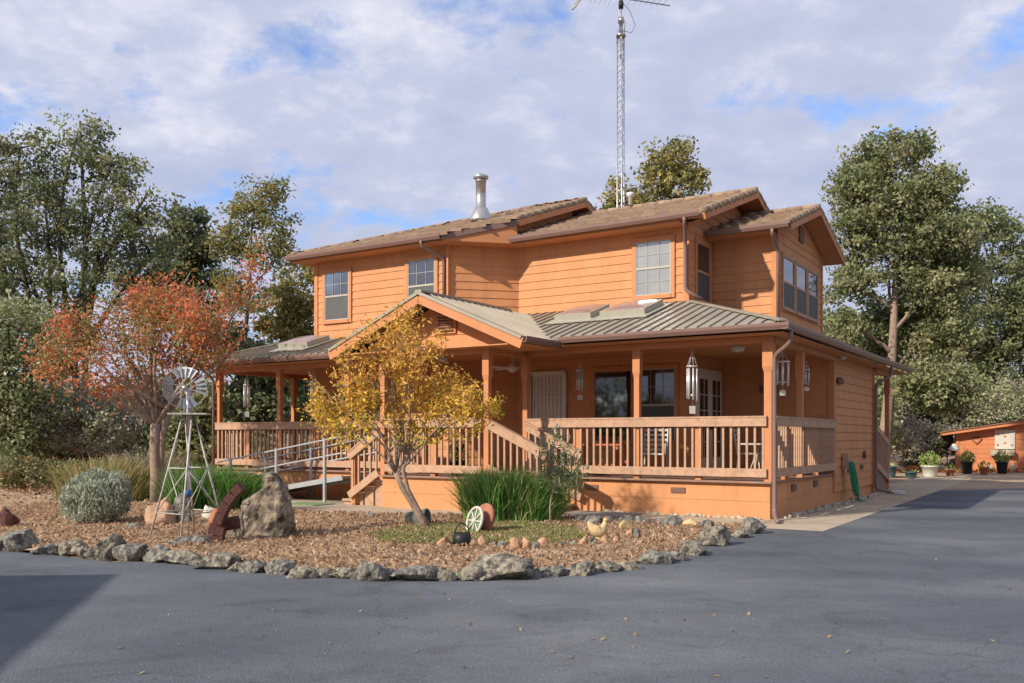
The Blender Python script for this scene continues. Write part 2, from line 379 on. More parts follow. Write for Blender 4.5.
# ------------------------------------------------------------------ HOUSE
house = empty('house', (C0[0], C0[1], 0), -TH, 'two-storey orange lap-sided house with brown tile roof and wraparound porch', 'house')
XL, YL, XC, YC = -7.94, 1.3, -6.74, 2.5            # forward left block, diagonal wall, set-back block
XW, XE = -2.5, -12.18
def clipz(poly, z0, z1):
    def cl(p, z, keep):
        o = []
        for i in range(len(p)):
            a, b = p[i], p[(i+1) % len(p)]
            ia, ib = keep(a[1]), keep(b[1])
            if ia: o.append(a)
            if ia != ib:
                t = (z-a[1])/(b[1]-a[1]); o.append((a[0]+(b[0]-a[0])*t, z))
        return o
    p = cl(poly, z0, lambda v: v >= z0-1e-9)
    return cl(p, z1, lambda v: v <= z1+1e-9) if p else []
def siding(name, p0, p1, poly, m=OR, board=.187, lap=.016, parent=house, thick=.1, z_off=0.):
    """lap-sided wall; poly in (s,z) along p0->p1; outward = right of the direction"""
    p0, p1 = Vector((*p0, 0)), Vector((*p1, 0)); u = (p1-p0).normalized(); nrm = Vector((u.y, -u.x, 0))
    zs = [z for _, z in poly]; z = min(zs)+z_off; zt = max(zs)
    mb = MB(); P3 = lambda s, zz, o: p0+u*s+nrm*o+Vector((0, 0, zz))
    mb.prism([P3(s, zz, -.001) for s, zz in poly], -nrm*thick)
    z = min(zs)
    while z < zt-1e-4:
        q = clipz(poly, z, min(z+board, zt))
        if len(q) > 2:
            off = lambda zz: lap*(1-(zz-z)/board)+.003
            n = len(q); A = [P3(s, zz, off(zz)) for s, zz in q]; B = [P3(s, zz, -.01) for s, zz in q]
            mb.add(A+B, [tuple(range(n))]+[(i, (i+1) % n, (i+1) % n+n, i+n) for i in range(n)])
        z += board
    return mb.build(name, m, parent)
ZS = 6.35
# roof-following tops are hidden by the roofs: walls stop under the sheathing
def rect(l, z0, z1): return [(0, z0), (l, z0), (l, z1), (0, z1)]
dist = lambda a, b: math.hypot(a[0]-b[0], a[1]-b[1])
siding('wall', (XE, YL), (XL, YL), rect(XL-XE, .05, 5.95))
siding('wall', (XL, YL), (XC, YC), rect(dist((XL, YL), (XC, YC)), .05, 5.95))
siding('wall', (XC, YC), (XW, YC), rect(XW-XC, .05, 5.95))
# right gable end of the set-back block (ridge y 5.5)
siding('wall', (XW, YC), (XW, 8.6), [(0, .05), (6.1, .05), (6.1, 5.98), (3.0, 7.03), (0, 6.0)])
siding('wall', (XE, 6.6), (XE, YL), rect(5.3, .05, 6.0))
siding('wall', (XW, 8.6), (XE, 8.6), rect(XW-XE, .05, 5.9))
# wing, upper floor (roof ridge y 5.92)
siding('wall', (XW+.02, 4.0), (-1.05, 4.0), rect(-1.07-XW, 3.6, 5.93))
siding('wall', (-1.05, 4.0), (-1.05, 7.85), [(0, 3.3), (3.85, 3.3), (3.85, 5.96), (1.925, 6.60), (0, 5.96)])
siding('wall', (-1.05, 7.85), (XW, 7.85), rect(1.45, 3.3, 5.9))
# wing, ground floor
siding('wall', (XW, 4.58), (0, 4.58), rect(2.5, .05, 3.25))
siding('wall', (0, 4.58), (0, 8.84), rect(4.26, .25, 3.3))
siding('wall', (0, 8.84), (XW, 8.84), rect(2.5, .05, 3.3))
siding('wall', (XW, 8.84), (XW, 13), rect(4.16, .05, 3.3))
# corner boards
for b_ in ((XE-.03, XE+.09, YL-.035, YL+.09, 3.4, 6.0), (XW-.10, XW+.035, YC-.035, YC+.10, 4.2, 6.02), (-1.16, -1.015, 3.965, 4.09, 3.7, 5.92), (-1.14, -1.015, 7.76, 7.885, 3.7, 5.9), (-1.95, -1.80, 3.972, 4.0, 3.9, 5.92), (-.10, .035, 4.545, 4.68, .25, 3.2), (-.10, .035, 8.76, 8.875, .05, 3.2)): MB().box(*b_).build('corner_board', ORT, house)
MB().beam((XL+.03, YL-.025, 3.7), (XL+.03, YL-.025, 6.0), .1, .05, (1, 0, 0)).build('corner_board', ORT, house)


# --- tiled roofs
def tiled(name, o, u, s, poly, cw=.30, ch=.36, sheath=True, th=.1):
    """o origin at eave, u unit along eave, s unit upslope; poly in (u,s)"""
    o, u, s = Vector(o), Vector(u).normalized(), Vector(s).normalized(); n = u.cross(s).normalized()
    if n.z < 0: n = -n
    if sheath:
        b = MB(); b.prism([o+u*a+s*c for a, c in poly], -n*th); b.build('roof_deck', ORT, house)
    us = [a for a, _ in poly]; ss = [c for _, c in poly]
    V = []; Fc = []; T = []
    base = ((.29, .20, .13), (.26, .175, .115), (.32, .22, .145), (.24, .165, .11), (.28, .185, .12))
    r = 0; y = min(ss)-.05
    while y < max(ss):
        x = min(us)-(.15 if r % 2 else 0)
        while x < max(us):
            mid = (x+cw/2, y+ch*.5)
            if inside(mid, poly):
                j = random.uniform(-.006, .01); col = random.choice(base); kk = len(V)
                ends = [(y-.02, .062+j), (y+ch+.03, .018+j*.5)]
                prof = [(0, 0), (.12, .028), (.36, .036), (.55, .010), (.88, .008), (1, 0)]
                for yy, h in ends:
                    for t, hh in prof: V.append(o+u*(x+t*cw)+s*yy+n*(h+hh))
                m_ = len(prof)
                for t, hh in prof: V.append(o+u*(x+t*cw)+s*ends[0][0]+n*.003)
                for i in range(m_-1):
                    Fc.append((kk+i, kk+i+1, kk+m_+i+1, kk+m_+i)); Fc.append((kk+i, kk+2*m_+i, kk+2*m_+i+1, kk+i+1)); T += [col, col]
            x += cw
        y += ch; r += 1
    me = bpy.data.meshes.new(name); me.from_pydata([tuple(v) for v in V], [], Fc); me.update()
    ca = me.color_attributes.new('tint', 'FLOAT_COLOR', 'CORNER')
    for p, col in zip(me.polygons, T):
        for li in p.loop_indices: ca.data[li].color = (*col, 1)
    me.materials.append(TILE); return link(name, me, house)
def caps(name, p, q, r=.085, step=.34, n=7, lift=.05):
    p, q = Vector(p), Vector(q); L = (q-p).length; d = (q-p)/L; mb = MB(); k = int(L/step)
    for i in range(k):
        a = p+d*(i*L/k)+Vector((0, 0, lift)); b = p+d*((i+1)*L/k+.03)+Vector((0, 0, lift))
        mb.tube([a, b], [r*1.14, r*.9], n)
    me_o = mb.build(name, TILE, house)
    ca = me_o.data.color_attributes.new('tint', 'FLOAT_COLOR', 'CORNER')
    for pl in me_o.data.polygons:
        col = (.30, .215, .145) if (pl.index//(n+2)) % 2 else (.25, .175, .12)
        for li in pl.loop_indices: ca.data[li].color = (*col, 1)
    return me_o
SL = .345; zE = 6.05; RL = 4.6; XR = -6.5
def nrmv(*v): return Vector(v).normalized()
up = nrmv(0, 1, SL); k_ = math.sqrt(1+SL*SL)
# left block: eave y .8, x -12.64..-5.83, ridge y 4.3; hip at the left end
tiled('tile_roof', (0, .8, zE), (1, 0, 0), up, [(-12.64, 0), (-7.75, 0), (XR, 1.25*k_), (XR, RL*k_), (-12.64+RL, RL*k_)])
tiled('tile_roof', (-12.64, 0, zE), (0, 1, 0), nrmv(1, 0, SL), [(.8, 0), (.8+2*RL, 0), (.8+RL, RL*k_)])
tiled('tile_roof', (0, .8+2*RL, zE), (1, 0, 0), nrmv(0, -1, SL), [(-12.64, 0), (XR, 0), (XR, RL*k_), (-12.64+RL, RL*k_)])
zr = zE+3.5*SL; zl = zE+RL*SL; yl_ = .8+RL; xl_ = -12.64+RL
caps('ridge_tiles', (-12.6, .84, zE), (xl_, yl_, zl)); caps('ridge_tiles', (xl_, yl_, zl), (XR, yl_, zl)); caps('ridge_tiles', (-12.6, .76+2*RL, zE), (xl_, yl_, zl))
caps('rake_tiles', (XR-.03, 2.02, zE+1.22*SL), (XR-.03, yl_, zl), .085, .30, 8, .03); caps('rake_tiles', (XR-.03, .8+2*RL, zE), (XR-.03, yl_, zl), .085, .30, 8, .03)
# set-back block: eave y 2.0, ridge 5.5
tiled('tile_roof', (0, 2.0, zE), (1, 0, 0), up, [(-6.9, 0), (-1.98, 0), (-1.98, 3.5*k_), (-6.9, 3.5*k_)])
tiled('tile_roof', (0, 9.0, zE), (1, 0, 0), nrmv(0, -1, SL), [(-6.9, 0), (-1.98, 0), (-1.98, 3.5*k_), (-6.9, 3.5*k_)])
caps('ridge_tiles', (-6.9, 5.5, zr), (-1.98, 5.5, zr))
caps('rake_tiles', (-2.01, 2.0, zE), (-2.01, 5.5, zr), .095, .30, 8, .02); caps('rake_tiles', (-2.01, 9.0, zE), (-2.01, 5.5, zr), .095, .30, 8, .02)
# wing: eave y 3.48, ridge y 5.92
zW = 5.96; sw = .33; kw = math.sqrt(1+sw*sw); zWr = zW+2.44*sw
tiled('tile_roof', (0, 3.48, zW), (1, 0, 0), nrmv(0, 1, sw), [(-2.45, 0), (-.63, 0), (-.63, 2.44*kw), (-4.2, 2.44*kw), (-4.2, 1.0)])
tiled('tile_roof', (0, 8.36, zW), (1, 0, 0), nrmv(0, -1, sw), [(-3.5, 0), (-.63, 0), (-.63, 2.44*kw), (-4.2, 2.44*kw)])
caps('ridge_tiles', (-4.2, 5.92, zWr), (-.63, 5.92, zWr))
caps('rake_tiles', (-.66, 3.48, zW), (-.66, 5.92, zWr), .09, .28, 8, .02); caps('rake_tiles', (-.66, 8.36, zW), (-.66, 5.92, zWr), .09, .28, 8, .02)
# fascias along rakes and eaves
def fascia(pts, h=.13, t=.04, m=ORT):
    mb = MB()
    for p, q in pts: mb.beam(p, q, t, h)
    return mb.build('fascia', m, house)
f_ = -.075
fascia([((XR+.03, 2.05, zE+1.25*SL+f_), (XR+.03, yl_, zl+f_)), ((XR+.03, .8+2*RL, zE+f_), (XR+.03, yl_, zl+f_)),
        ((-1.95, 2.0, zE+f_), (-1.95, 5.5, zr+f_)), ((-1.95, 9.0, zE+f_), (-1.95, 5.5, zr+f_)),
        ((-.60, 3.48, zW+f_), (-.60, 5.92, zWr+f_)), ((-.60, 8.36, zW+f_), (-.60, 5.92, zWr+f_))])
# soffits (flat, orange) under the front eaves
mb = MB(); mb.box(-12.62, -7.76, .82, YL-.02, 5.925, 5.955); mb.box(-6.7, XW, 2.02, YC-.02, 5.926, 5.956); mb.box(XW+.03, -1.05, 3.55, 3.98, 5.85, 5.88)
mb.prism([(-7.95, 1.29, 5.927), (-7.95, .82, 5.927), (-7.75, .82, 5.927), (-6.54, 2.03, 5.927), (-6.7, 2.52, 5.927)], (0, 0, .03))
mb.box(-12.6, XE-.02, YL, 6.9, 5.925, 5.955)
mb.build('soffit', ORT, house)
siding('wall', (-6.85, 2.3), (-6.85, 5.3), [(0, 5.96), (3.0, 6.95), (3.0, 7.45), (0, 6.42)])
MB().prism([(-7.74, .80, 5.93), (-6.5, 2.04, 5.93), (-6.5, 2.04, 6.36), (-7.74, .80, 5.955)], (-.02, .02, 0)).build('fascia', ORT, house)
MB().beam((-7.76, .78, 6.00), (-6.48, 2.06, 6.43), .07, .12).build('fascia', GUT, house)
# gutters
def gutter(name, p, q, w=.12, h=.11, m=GUT):
    p, q = Vector(p), Vector(q); d = (q-p).normalized(); o = Vector((d.y, -d.x, 0)); mb = MB()
    prof = [(0, 0), (w*.65, 0), (w*.95, h*.55), (w, h), (w*.86, h), (w*.82, h*.6), (w*.55, .015), (.012, .015), (.012, h), (0, h)]
    n = len(prof); vs = [e+o*a+Vector((0, 0, b)) for e in (p, q) for a, b in prof]
    mb.add(vs, [(i, (i+1) % n, (i+1) % n+n, i+n) for i in range(n)]+[tuple(range(n)), tuple(range(n, 2*n))])
    return mb.build(name, m, house)
gutter('gutter', (-12.66, .79, 5.955), (-7.74, .79, 5.955))
gutter('gutter', (-6.80, 1.99, 5.955), (-2.02, 1.99, 5.985))
gutter('gutter', (-2.42, 3.47, 5.87), (-.63, 3.47, 5.87))
gutter('gutter', (-12.65, 9.9, 5.955), (-12.65, .8, 5.985))

# --- lower metal roof
ZL, SLL = 3.38, .32; kl = math.sqrt(1+SLL**2)
def metal(name, o, u, s, poly, pitch=.23, th=.05):
    o, u, s = Vector(o), Vector(u).normalized(), Vector(s).normalized(); n = u.cross(s); n = n if n.z > 0 else -n
    mb = MB(); mb.prism([o+u*a+s*c for a, c in poly], -n*th)
    us = [a for a, _ in poly]; x = math.ceil(min(us)/pitch)*pitch
    while x < max(us):
        hit = []
        for i in range(len(poly)):
            a, b = poly[i], poly[(i+1) % len(poly)]
            if (a[0]-x)*(b[0]-x) < 0: t = (x-a[0])/(b[0]-a[0]); hit.append(a[1]+(b[1]-a[1])*t)
        hit.sort()
        if len(hit) >= 2 and hit[-1]-hit[0] > .03:
            p, q = o+u*x+s*(hit[0]-.02)+n*.018, o+u*x+s*hit[-1]+n*.018
            mb.beam(p, q, .020, .026, n)
        x += pitch
    return mb.build(name, METR, house)
yT = YC+.1
metal('metal_roof', (0, -.5, ZL), (1, 0, 0), nrmv(0, 1, SLL), [(-14.85, 0), (.38, 0), (.38-3.0, 3.0*kl), (-2.7, 3.1*kl), (-6.7, 3.1*kl), (-8.0, 1.85*kl), (-13.0, 1.85*kl)])
metal('metal_roof', (.38, 0, ZL), (0, 1, 0), nrmv(-1, 0, SLL), [(-.5, 0), (11.8, 0), (11.8, 2.9*kl), (2.4, 2.9*kl)])
metal('metal_roof', (-14.85, 0, ZL), (0, 1, 0), nrmv(1, 0, SLL), [(-.5, 0), (8.5, 0), (8.5, 2.7*kl), (2.2, 2.7*kl)])
MB().beam((.38, -.5, ZL+.03), (XW+.05, YC-.05+.0, ZL+.03+2.9*SLL), .16, .03).build('roof_cap', METR, house); MB().beam((-14.85, -.5, ZL+.03), (-12.9, 1.45, ZL+.03+1.95*SLL), .14, .03).build('roof_cap', METR, house)
# entry gable
GX, GE, GS, gzE = -6.33, 2.37, .425, 3.27
for sg in (1, -1):
    ex = GX+sg*GE
    metal('metal_roof', (ex, 0, gzE), (0, 1, 0), nrmv(-sg, 0, GS), [(-1.83, 0), (.6, 0), (2.4, GE*math.sqrt(1+GS*GS)), (-1.83, GE*math.sqrt(1+GS*GS))], .23, .05)
gz = gzE+GE*GS
fascia([((GX+GE, -1.83, gzE-.12), (GX, -1.83, gz-.12)), ((GX-GE, -1.83, gzE-.12), (GX, -1.83, gz-.12))], .20, .045)
mb = MB()
for sg in (1, -1):
    ex = GX+sg*GE; MB().beam((ex, -1.86, gzE-.015), (GX, -1.86, gz-.015), .035, .06).build('roof_cap', METR, house)
MB().beam((GX, -1.86, gz+.02), (GX, 1.4, gz+.02), .16, .04).build('roof_cap', METR, house)
siding('gable_wall', (GX-2.15, -1.25), (GX+2.15, -1.25), [(0, 3.2), (4.3, 3.2), (2.15, 3.2+2.15*GS-.02)], lap=.016, board=.27)
mb = MB(); mb.box(GX+.02, GX+.50, -1.31, -1.27, 3.50, 3.88)
mb.build('attic_vent', ORT, house); 
mb = MB()
for i in range(5): mb.beam((GX+.07, -1.325, 3.56+i*.065), (GX+.45, -1.325, 3.56+i*.065), .04, .02, (0, -.6, .8))
mb.build('louver', VENT, house)
gutter('gutter', (GX+GE+.005, -1.83, 3.17), (GX+GE+.005, -.5, 3.17), .10, .11)
gutter('gutter', (GX-GE-.005, -.5, 3.17), (GX-GE-.005, -1.83, 3.17), .10, .11)
# main lower gutters
gutter('gutter', (GX+GE+.05, -.505, 3.255), (.50, -.505, 3.255))
gutter('gutter', (-14.95, -.505, 3.245), (GX-GE-.05, -.505, 3.245))
gutter('gutter', (.385, -.6, 3.255), (.385, 11.8, 3.255), m=GUT)
gutter('gutter', (-14.855, 8.5, 3.245), (-14.855, -.5, 3.245))
# ceiling, beams
mb = MB(); mb.box(-14.8, .36, -.45, YC+.2, 3.215, 3.235); mb.box(XW-.2, .36, YC+.2, 11.95, 3.215, 3.235); mb.box(-14.8, XE+.1, YC+.2, 8.4, 3.215, 3.235)
mb.box(GX-GE+.02, GX+GE-.02, -1.80, -.45, 3.15, 3.17)
mb.build('porch_ceiling', OR, house)
for b_ in ((-14.4, -7.6, -.075, .075, 3.10, 3.21), (-5.02, .06, -.075, .075, 3.10, 3.21), (-.075, .075, .08, 4.5, 3.10, 3.21), (-.075, .075, 8.9, 11.0, 3.10, 3.21), (-14.42, -14.28, .08, 6.5, 3.10, 3.21), (-7.68, -4.94, -1.45, -1.32, 3.06, 3.20), (-5.09, -4.95, -1.31, -.08, 3.06, 3.15), (-7.67, -7.53, -1.31, -.08, 3.06, 3.15)): MB().box(*b_).build('porch_beam', ORT, house)

# posts
def post(x, y, z0=.67, z1=3.10):
    mb = MB(); cn = abs(x) < .1 and abs(y) < .1; w = .066 if cn else .054; mb.box(x-w, x+w, y-w, y+w, z0, z1)
    W2 = .09 if cn else .074; zc = z1-.42
    for zz, ww in ((zc, W2),): mb.box(x-ww, x+ww, y-ww, y+ww, zz, z1+.001)
    a, b = w+.002, W2; z = zc-.10
    vs = [(x+sx*a, y+sy*a, z) for sx, sy in ((-1,-1),(1,-1),(1,1),(-1,1))]+[(x+sx*b, y+sy*b, zc) for sx, sy in ((-1,-1),(1,-1),(1,1),(-1,1))]
    mb.add(vs, [(i, (i+1) % 4, (i+1) % 4+4, i+4) for i in range(4)])
    mb.build('porch_post', ORT, house)
for x in (-14.32, -12.1, -9.85, -7.6, -5.0, -2.52, -.02): post(x, 0)
for y in (2.01,): post(-.02, y)
post(-5.02, -1.38, .67, 3.06); post(-7.6, -1.38, .67, 3.06)
post(-14.32, 2.6); post(-14.32, 5.2); post(-.02, 10.85, .05)
def newel(x, y, z0=.67, z1=1.66): MB().box(x-.055, x+.055, y-.055, y+.055, z0, z1).build('newel_post', ORT, house)
for x in (-13.25, -11.0, -8.7, -3.78, -1.30): newel(x, 0)
for y in (.98, 3.2): newel(-.02, y)
newel(-8.41, -1.38, .05, 1.12); newel(-3.72, -1.38, .05, 1.15); newel(-6.3, -1.38)
# railings
BAL = {}
def railing(p, q, zt0=1.79, zt1=None, zb0=.82, sp=.142, off=.10, outward=(0, -1, 0), slope_bottom=None):
    zt1 = zt0 if zt1 is None else zt1; dz = zt1-zt0
    p, q = Vector((*p, 0)), Vector((*q, 0)); L = (q-p).length; u = (q-p)/L; o = Vector(outward)*off
    mb = MB(); zc = Vector((0, 0, 1))
    mb.beam(p+o+zc*(zt0-.075), q+o+zc*(zt1-.075), .04, .15); mb.beam(p+o*.6+zc*(zt0+.015), q+o*.6+zc*(zt1+.015), .14, .03)
    mb.beam(p+o+zc*(zb0), q+o+zc*(zb0+dz), .04, .15)
    r = mb.build('railing', RAIL, house)
    n = int(L/sp); key = round(zt0-zb0, 2)
    if key not in BAL:
        b = MB().box(-.019, .019, -.019, .019, 0, zt0-zb0-.06); ob = b.build('baluster', RAIL, r); BAL[key] = ob.data; COL.objects.unlink(ob); bpy.data.objects.remove(ob)
    for i in range(n):
        t = (i+.5)/n; ob = bpy.data.objects.new('baluster', BAL[key]); COL.objects.link(ob); ob.parent = r
        pp = p.lerp(q, t)+Vector(outward)*(off*.55); ob.location = (pp.x, pp.y, zb0+dz*t+.0); ob.rotation_euler.z = math.atan2(u.y, u.x)
    return r
railing((-4.93, 0), (-.03, 0))
railing((-14.36, 0), (-7.68, 0))
railing((-7.5, -1.38), (-5.1, -1.38), off=.085)
railing((-.02, .06), (-.02, 4.5), outward=(1, 0, 0))
railing((-14.32, 6.5), (-14.32, .1), outward=(-1, 0, 0))
railing((-4.95, -1.38), (-3.66, -1.38), 1.76, 1.17, .86)
railing((-4.93, -.12), (-3.66, -.12), 1.74, 1.15, .86, outward=(0, -.2, 0))
railing((-7.68, -1.38), (-8.48, -1.38), 1.62, 1.12, .72)
railing((-7.68, -.2), (-8.48, -.2), 1.62, 1.12, .72, outward=(0, .2, 0))
# back stair rail on the right side
mb = MB(); mb.beam((.03, 8.95, 1.74), (.03, 10.8, 1.28), .04, .15); mb.beam((.03, 8.95, .78), (.03, 10.8, .32), .04, .15)
for i in range(11): t = (i+.5)/11; mb.box(.0, .04, 8.95+1.85*t-.02, 8.95+1.85*t+.02, .78-.46*t, 1.70-.46*t)
mb.build('stair_railing', RAIL, house)
mb = MB()
for i in range(4): mb.box(-1.2, 0, 9.1+i*.45, 9.6+i*.45, .02, .62-i*.15)
mb.build('back_steps', DECK, house)
# deck and skirting
mb = MB(); mb.box(-14.42, .05, -.1, YC, .635, .672); mb.box(XW, .05, YC, 4.56, .635, .672); mb.box(-7.68, -4.92, -1.5, -.1, .635, .672); mb.box(-14.42, XE, YC, 6.6, .635, .672)
mb.build('deck', DECK, house)
siding('skirting', (-14.32, 0), (.0, 0), rect(14.32, .0, .632), board=.316, lap=.008)
siding('skirting', (-.005, 0), (-.005, 4.58), rect(4.58, .0, .632), board=.316, lap=.008)
siding('skirting', (-14.32, 6.6), (-14.32, 0), rect(6.6, .0, .632), board=.316, lap=.008)
siding('skirting', (-7.6, -1.42), (-5.0, -1.42), rect(2.6, .0, .632), board=.316, lap=.008)
siding('skirting', (-5.0, -1.41), (-5.0, 0), rect(1.4, .0, .632), board=.316, lap=.008)
siding('skirting', (-7.6, 0), (-7.6, -1.41), rect(1.4, .0, .632), board=.316, lap=.008)
MB().box(-.11, -.02, 4.6, 8.8, .0, .26).build('foundation', OR, house)
# steps
def steps(x0, dx, n, m):
    mb = MB()
    for i in range(n):
        z = .67-(i+1)*.67/(n+1); a, b = x0+dx*i, x0+dx*(i+1)
        mb.box(min(a, b)-.01, max(a, b)+.015, -1.36, -.06, z-.045, z)
        mb.box(min(a, b)+.02, max(a, b)-.03, -1.32, -.1, .0, z-.046)
    return mb.build('steps', m, house)
steps(-5.0, .29, 4, RAIL).name = 'steps'
steps(-7.62, -.29, 4, RAIL)
# foundation vents
for x in (-3.49, -1.70, -10.2, -12.9):
    MB().box(x-.14, x+.14, -.03, -.008, .42, .52).build('foundation_vent', VENT, house)
for y, z in ((1.45, .5), (3.05, .51)): MB().box(.0, .03, y-.14, y+.14, z-.06, z+.06).build('foundation_vent', VENT, house)
for y, z in ((6.0, .69), (7.4, .72)): MB().box(.01, .04, y-.13, y+.13, z-.05, z+.06).build('foundation_vent', VENT, house)

# windows -----------------------------------------------------------
def window(p, u, w, z0, z1, style='hung', trim=ORT, tw=.085, name='window', glass=GLASS, grid=(3, 2), sash_m=SASH):
    """p lower start corner in plan, u direction, outward to the right of u"""
    p = Vector((*p, 0)); u = Vector((*u, 0)).normalized(); n = Vector((u.y, -u.x, 0)); zc = Vector((0, 0, 1))
    def B(mb, a, b, za, zb, d0, d1):
        q = p+u*a+n*d0+zc*za; mb.prism([q, q+u*(b-a), q+u*(b-a)+zc*(zb-za), q+zc*(zb-za)], n*(d1-d0))
    mb = MB(); o = .05
    B(mb, -tw, 0, z0-tw, z1+tw, .0, o); B(mb, w, w+tw, z0-tw, z1+tw, .0, o); B(mb, 0, w, z1, z1+tw, .0, o); B(mb, 0, w, z0-tw, z0, .0, o+.015)
    root = mb.build(name, trim, house)
    s = MB(); f = .024
    B(s, 0, f, z0, z1, .02, .043); B(s, w-f, w, z0, z1, .02, .043); B(s, f, w-f, z1-f, z1, .02, .043); B(s, f, w-f, z0, z0+f, .02, .043)
    zm = z0+(z1-z0)*.5
    if style in ('hung', 'both'): B(s, f, w-f, zm-.02, zm+.025, .02, .048)
    if style in ('hung', 'grid', 'both'):
        a0, a1 = (zm, z1) if style == 'hung' else (z0, z1)
        nx, nz = grid
        if style == 'both': nz = 4
        for i in range(1, nx): x = w*i/nx; B(s, x-.0055, x+.0055, a0+.02, a1-f, .03, .038)
        for j in range(1, nz): z = a0+(a1-a0)*j/nz; B(s, f, w-f, z-.0055, z+.0055, .03, .0385)
    sash = s.build('sash', sash_m if style != 'dark' else RAIL, root)
    g = MB(); B(g, f, w-f, z0+f, z1-f, .012, .026); g.build('pane', glass, root)
    if style == 'hung': g = MB(); B(g, f, w-f, z0+f, zm-.02, .029, .034); g.build('screen', SCREEN, root)
    return root
window((-11.83, YL), (1, 0), .82, 4.42, 5.63)
window((-9.11, YL), (1, 0), .81, 4.42, 5.67)
window((-3.70, YC), (1, 0), .83, 4.53, 5.70, 'both', glass=mat('painted_sky_glass', (.26, .26, .235), .12, var=.15, scale=2, spec=.8))  # pale sky reflection is painted into this pane's colour
window((XW, 2.93), (0, 1), .79, 4.43, 5.68, 'hung', grid=(1, 1), sash_m=RAIL)
for y in (4.36, 5.41, 6.46): window((-1.05, y), (0, 1), .88, 4.33, 5.46, 'hung', trim=RAIL, grid=(1, 1), tw=.06, sash_m=RAIL)
window((-4.72, YC), (1, 0), .93, 1.35, 2.93, 'dark', glass=GLASSD)
window((-3.62, YC), (1, 0), .84, 1.35, 2.93, 'hung', glass=GLASSD, grid=(3, 2))
window((-11.4, YL), (1, 0), 1.5, 1.35, 2.8, 'hung', glass=GLASSD, grid=(3, 2))
# doors
mb = MB(); mb.box(-6.32, -5.42, 2.43, 2.49, .68, 2.9); d = mb.build('door', WDOOR, house)
mb = MB()
for x in (-6.36, -5.42): mb.box(x-.06, x+.0, 2.40, 2.485, .68, 2.96)
mb.box(-6.42, -5.42, 2.40, 2.485, 2.9, 2.97); mb.build('door_frame', WHITE, d)
mb = MB()
for i in range(9): x = -6.27+i*.1; mb.box(x-.006, x+.006, 2.405, 2.42, .75, 2.85)
for z in (.9, 1.6, 2.35): mb.box(-6.3, -5.44, 2.403, 2.422, z, z+.025)
for i in range(5): mb.tube([(-6.1+i*.1+.05*math.cos(t*.7), 2.41, 2.58+.05*math.sin(t*.7)) for t in range(10)], .006, 4)
mb.build('security_bars', WHITE, d); MB().lathe([(.0, 0), (.03, .01), (.03, .04), (0, .05)], (-5.5, 2.4, 1.65), 10, (0, -1, 0)).build('handle', DARK, d)
fd = MB().box(XW+.0, XW+.03, 2.86, 4.50, .68, 2.95).build('french_door', WHITE, house)
for y in (2.93, 3.72):
    lf = MB().box(XW+.03, XW+.055, y, y+.70, .70, 2.86).build('door_leaf', WHITE, fd)
    MB().box(XW+.05, XW+.062, y+.11, y+.59, 1.0, 2.72).build('pane', GLASSD, fd)
    mb = MB(); mb.box(XW+.06, XW+.07, y+.34, y+.36, 1.0, 2.72)
    for i in range(1, 5): mb.box(XW+.06, XW+.071, y+.11, y+.59, 1.0+i*.344-.01, 1.0+i*.344+.01)
    mb.build('muntin', WHITE, fd)
MB().lathe([(.03, 0), (.03, .05), (0, .06)], (XW+.06, 3.69, 1.65), 8, (1, 0, 0)).build('handle', DARK, fd)
MB().box(-1.6, -1.2, 4.53, 4.56, 2.45, 2.62).build('wall_vent', VENT, house)
MB().box(-1.05, -1.0, 5.7, 6.05, 6.02, 6.38).build('attic_vent', VENT, house)

# skylights
def skylight(x, y, w, l):
    z = ZL+.0+SLL*(y+.5); s = nrmv(0, 1, SLL); n = nrmv(0, -SLL, 1); o = Vector((x, y, z)); u = Vector((1, 0, 0))
    mb = MB(); P_ = lambda a, b, h: o+u*a+s*b+n*h
    mb.prism([P_(-.12, -.22, .028), P_(w+.12, -.22, .028), P_(w+.12, l+.2, .028), P_(-.12, l+.2, .028)], n*.02)
    root = mb.build('skylight', SHEET, house)
    c = MB(); hh = .13
    c.prism([P_(0, 0, .04), P_(w, 0, .04), P_(w, l, .04), P_(0, l, .04)], n*hh); c.build('curb', SHEET, root)
    d = MB(); k = 8; vs = []
    for j in range(k+1):
        for i in range(k+1):
            a, b = i/k, j/k; vs.append(P_(.03+a*(w-.06), .03+b*(l-.06), .17+.07*(math.sin(a*math.pi)*math.sin(b*math.pi))**.45))
    d.add(vs, [(j*(k+1)+i, j*(k+1)+i+1, (j+1)*(k+1)+i+1, (j+1)*(k+1)+i) for j in range(k) for i in range(k)], True); d.build('dome', DOME, root)
skylight(-4.92, 1.05, .86, .95); skylight(-3.84, 1.05, 1.0, 1.0); skylight(-12.3, .15, 1.0, .8)
# stove pipe
mb = MB(); mb.lathe([(.30, 0), (.29, .06), (.17, .34), (.125, .36), (.125, 1.0), (.135, 1.0), (.135, 1.04), (.12, 1.04), (.12, 1.16)], (-8.18, 3.0, 6.84), 22); sp = mb.build('stovepipe', STEEL, house)
MB().lathe([(.15, 1.10), (.19, 1.13), (.19, 1.18), (.05, 1.25), (0, 1.25)], (-8.18, 3.0, 6.80), 22).build('cap', STEEL, sp)
MB().lathe([(.05, 0), (.05, .2), (.10, .22), (.10, .3), (0, .33)], (-5.2, 5.4, 7.38), 12).build('roof_vent', WHITE, house)
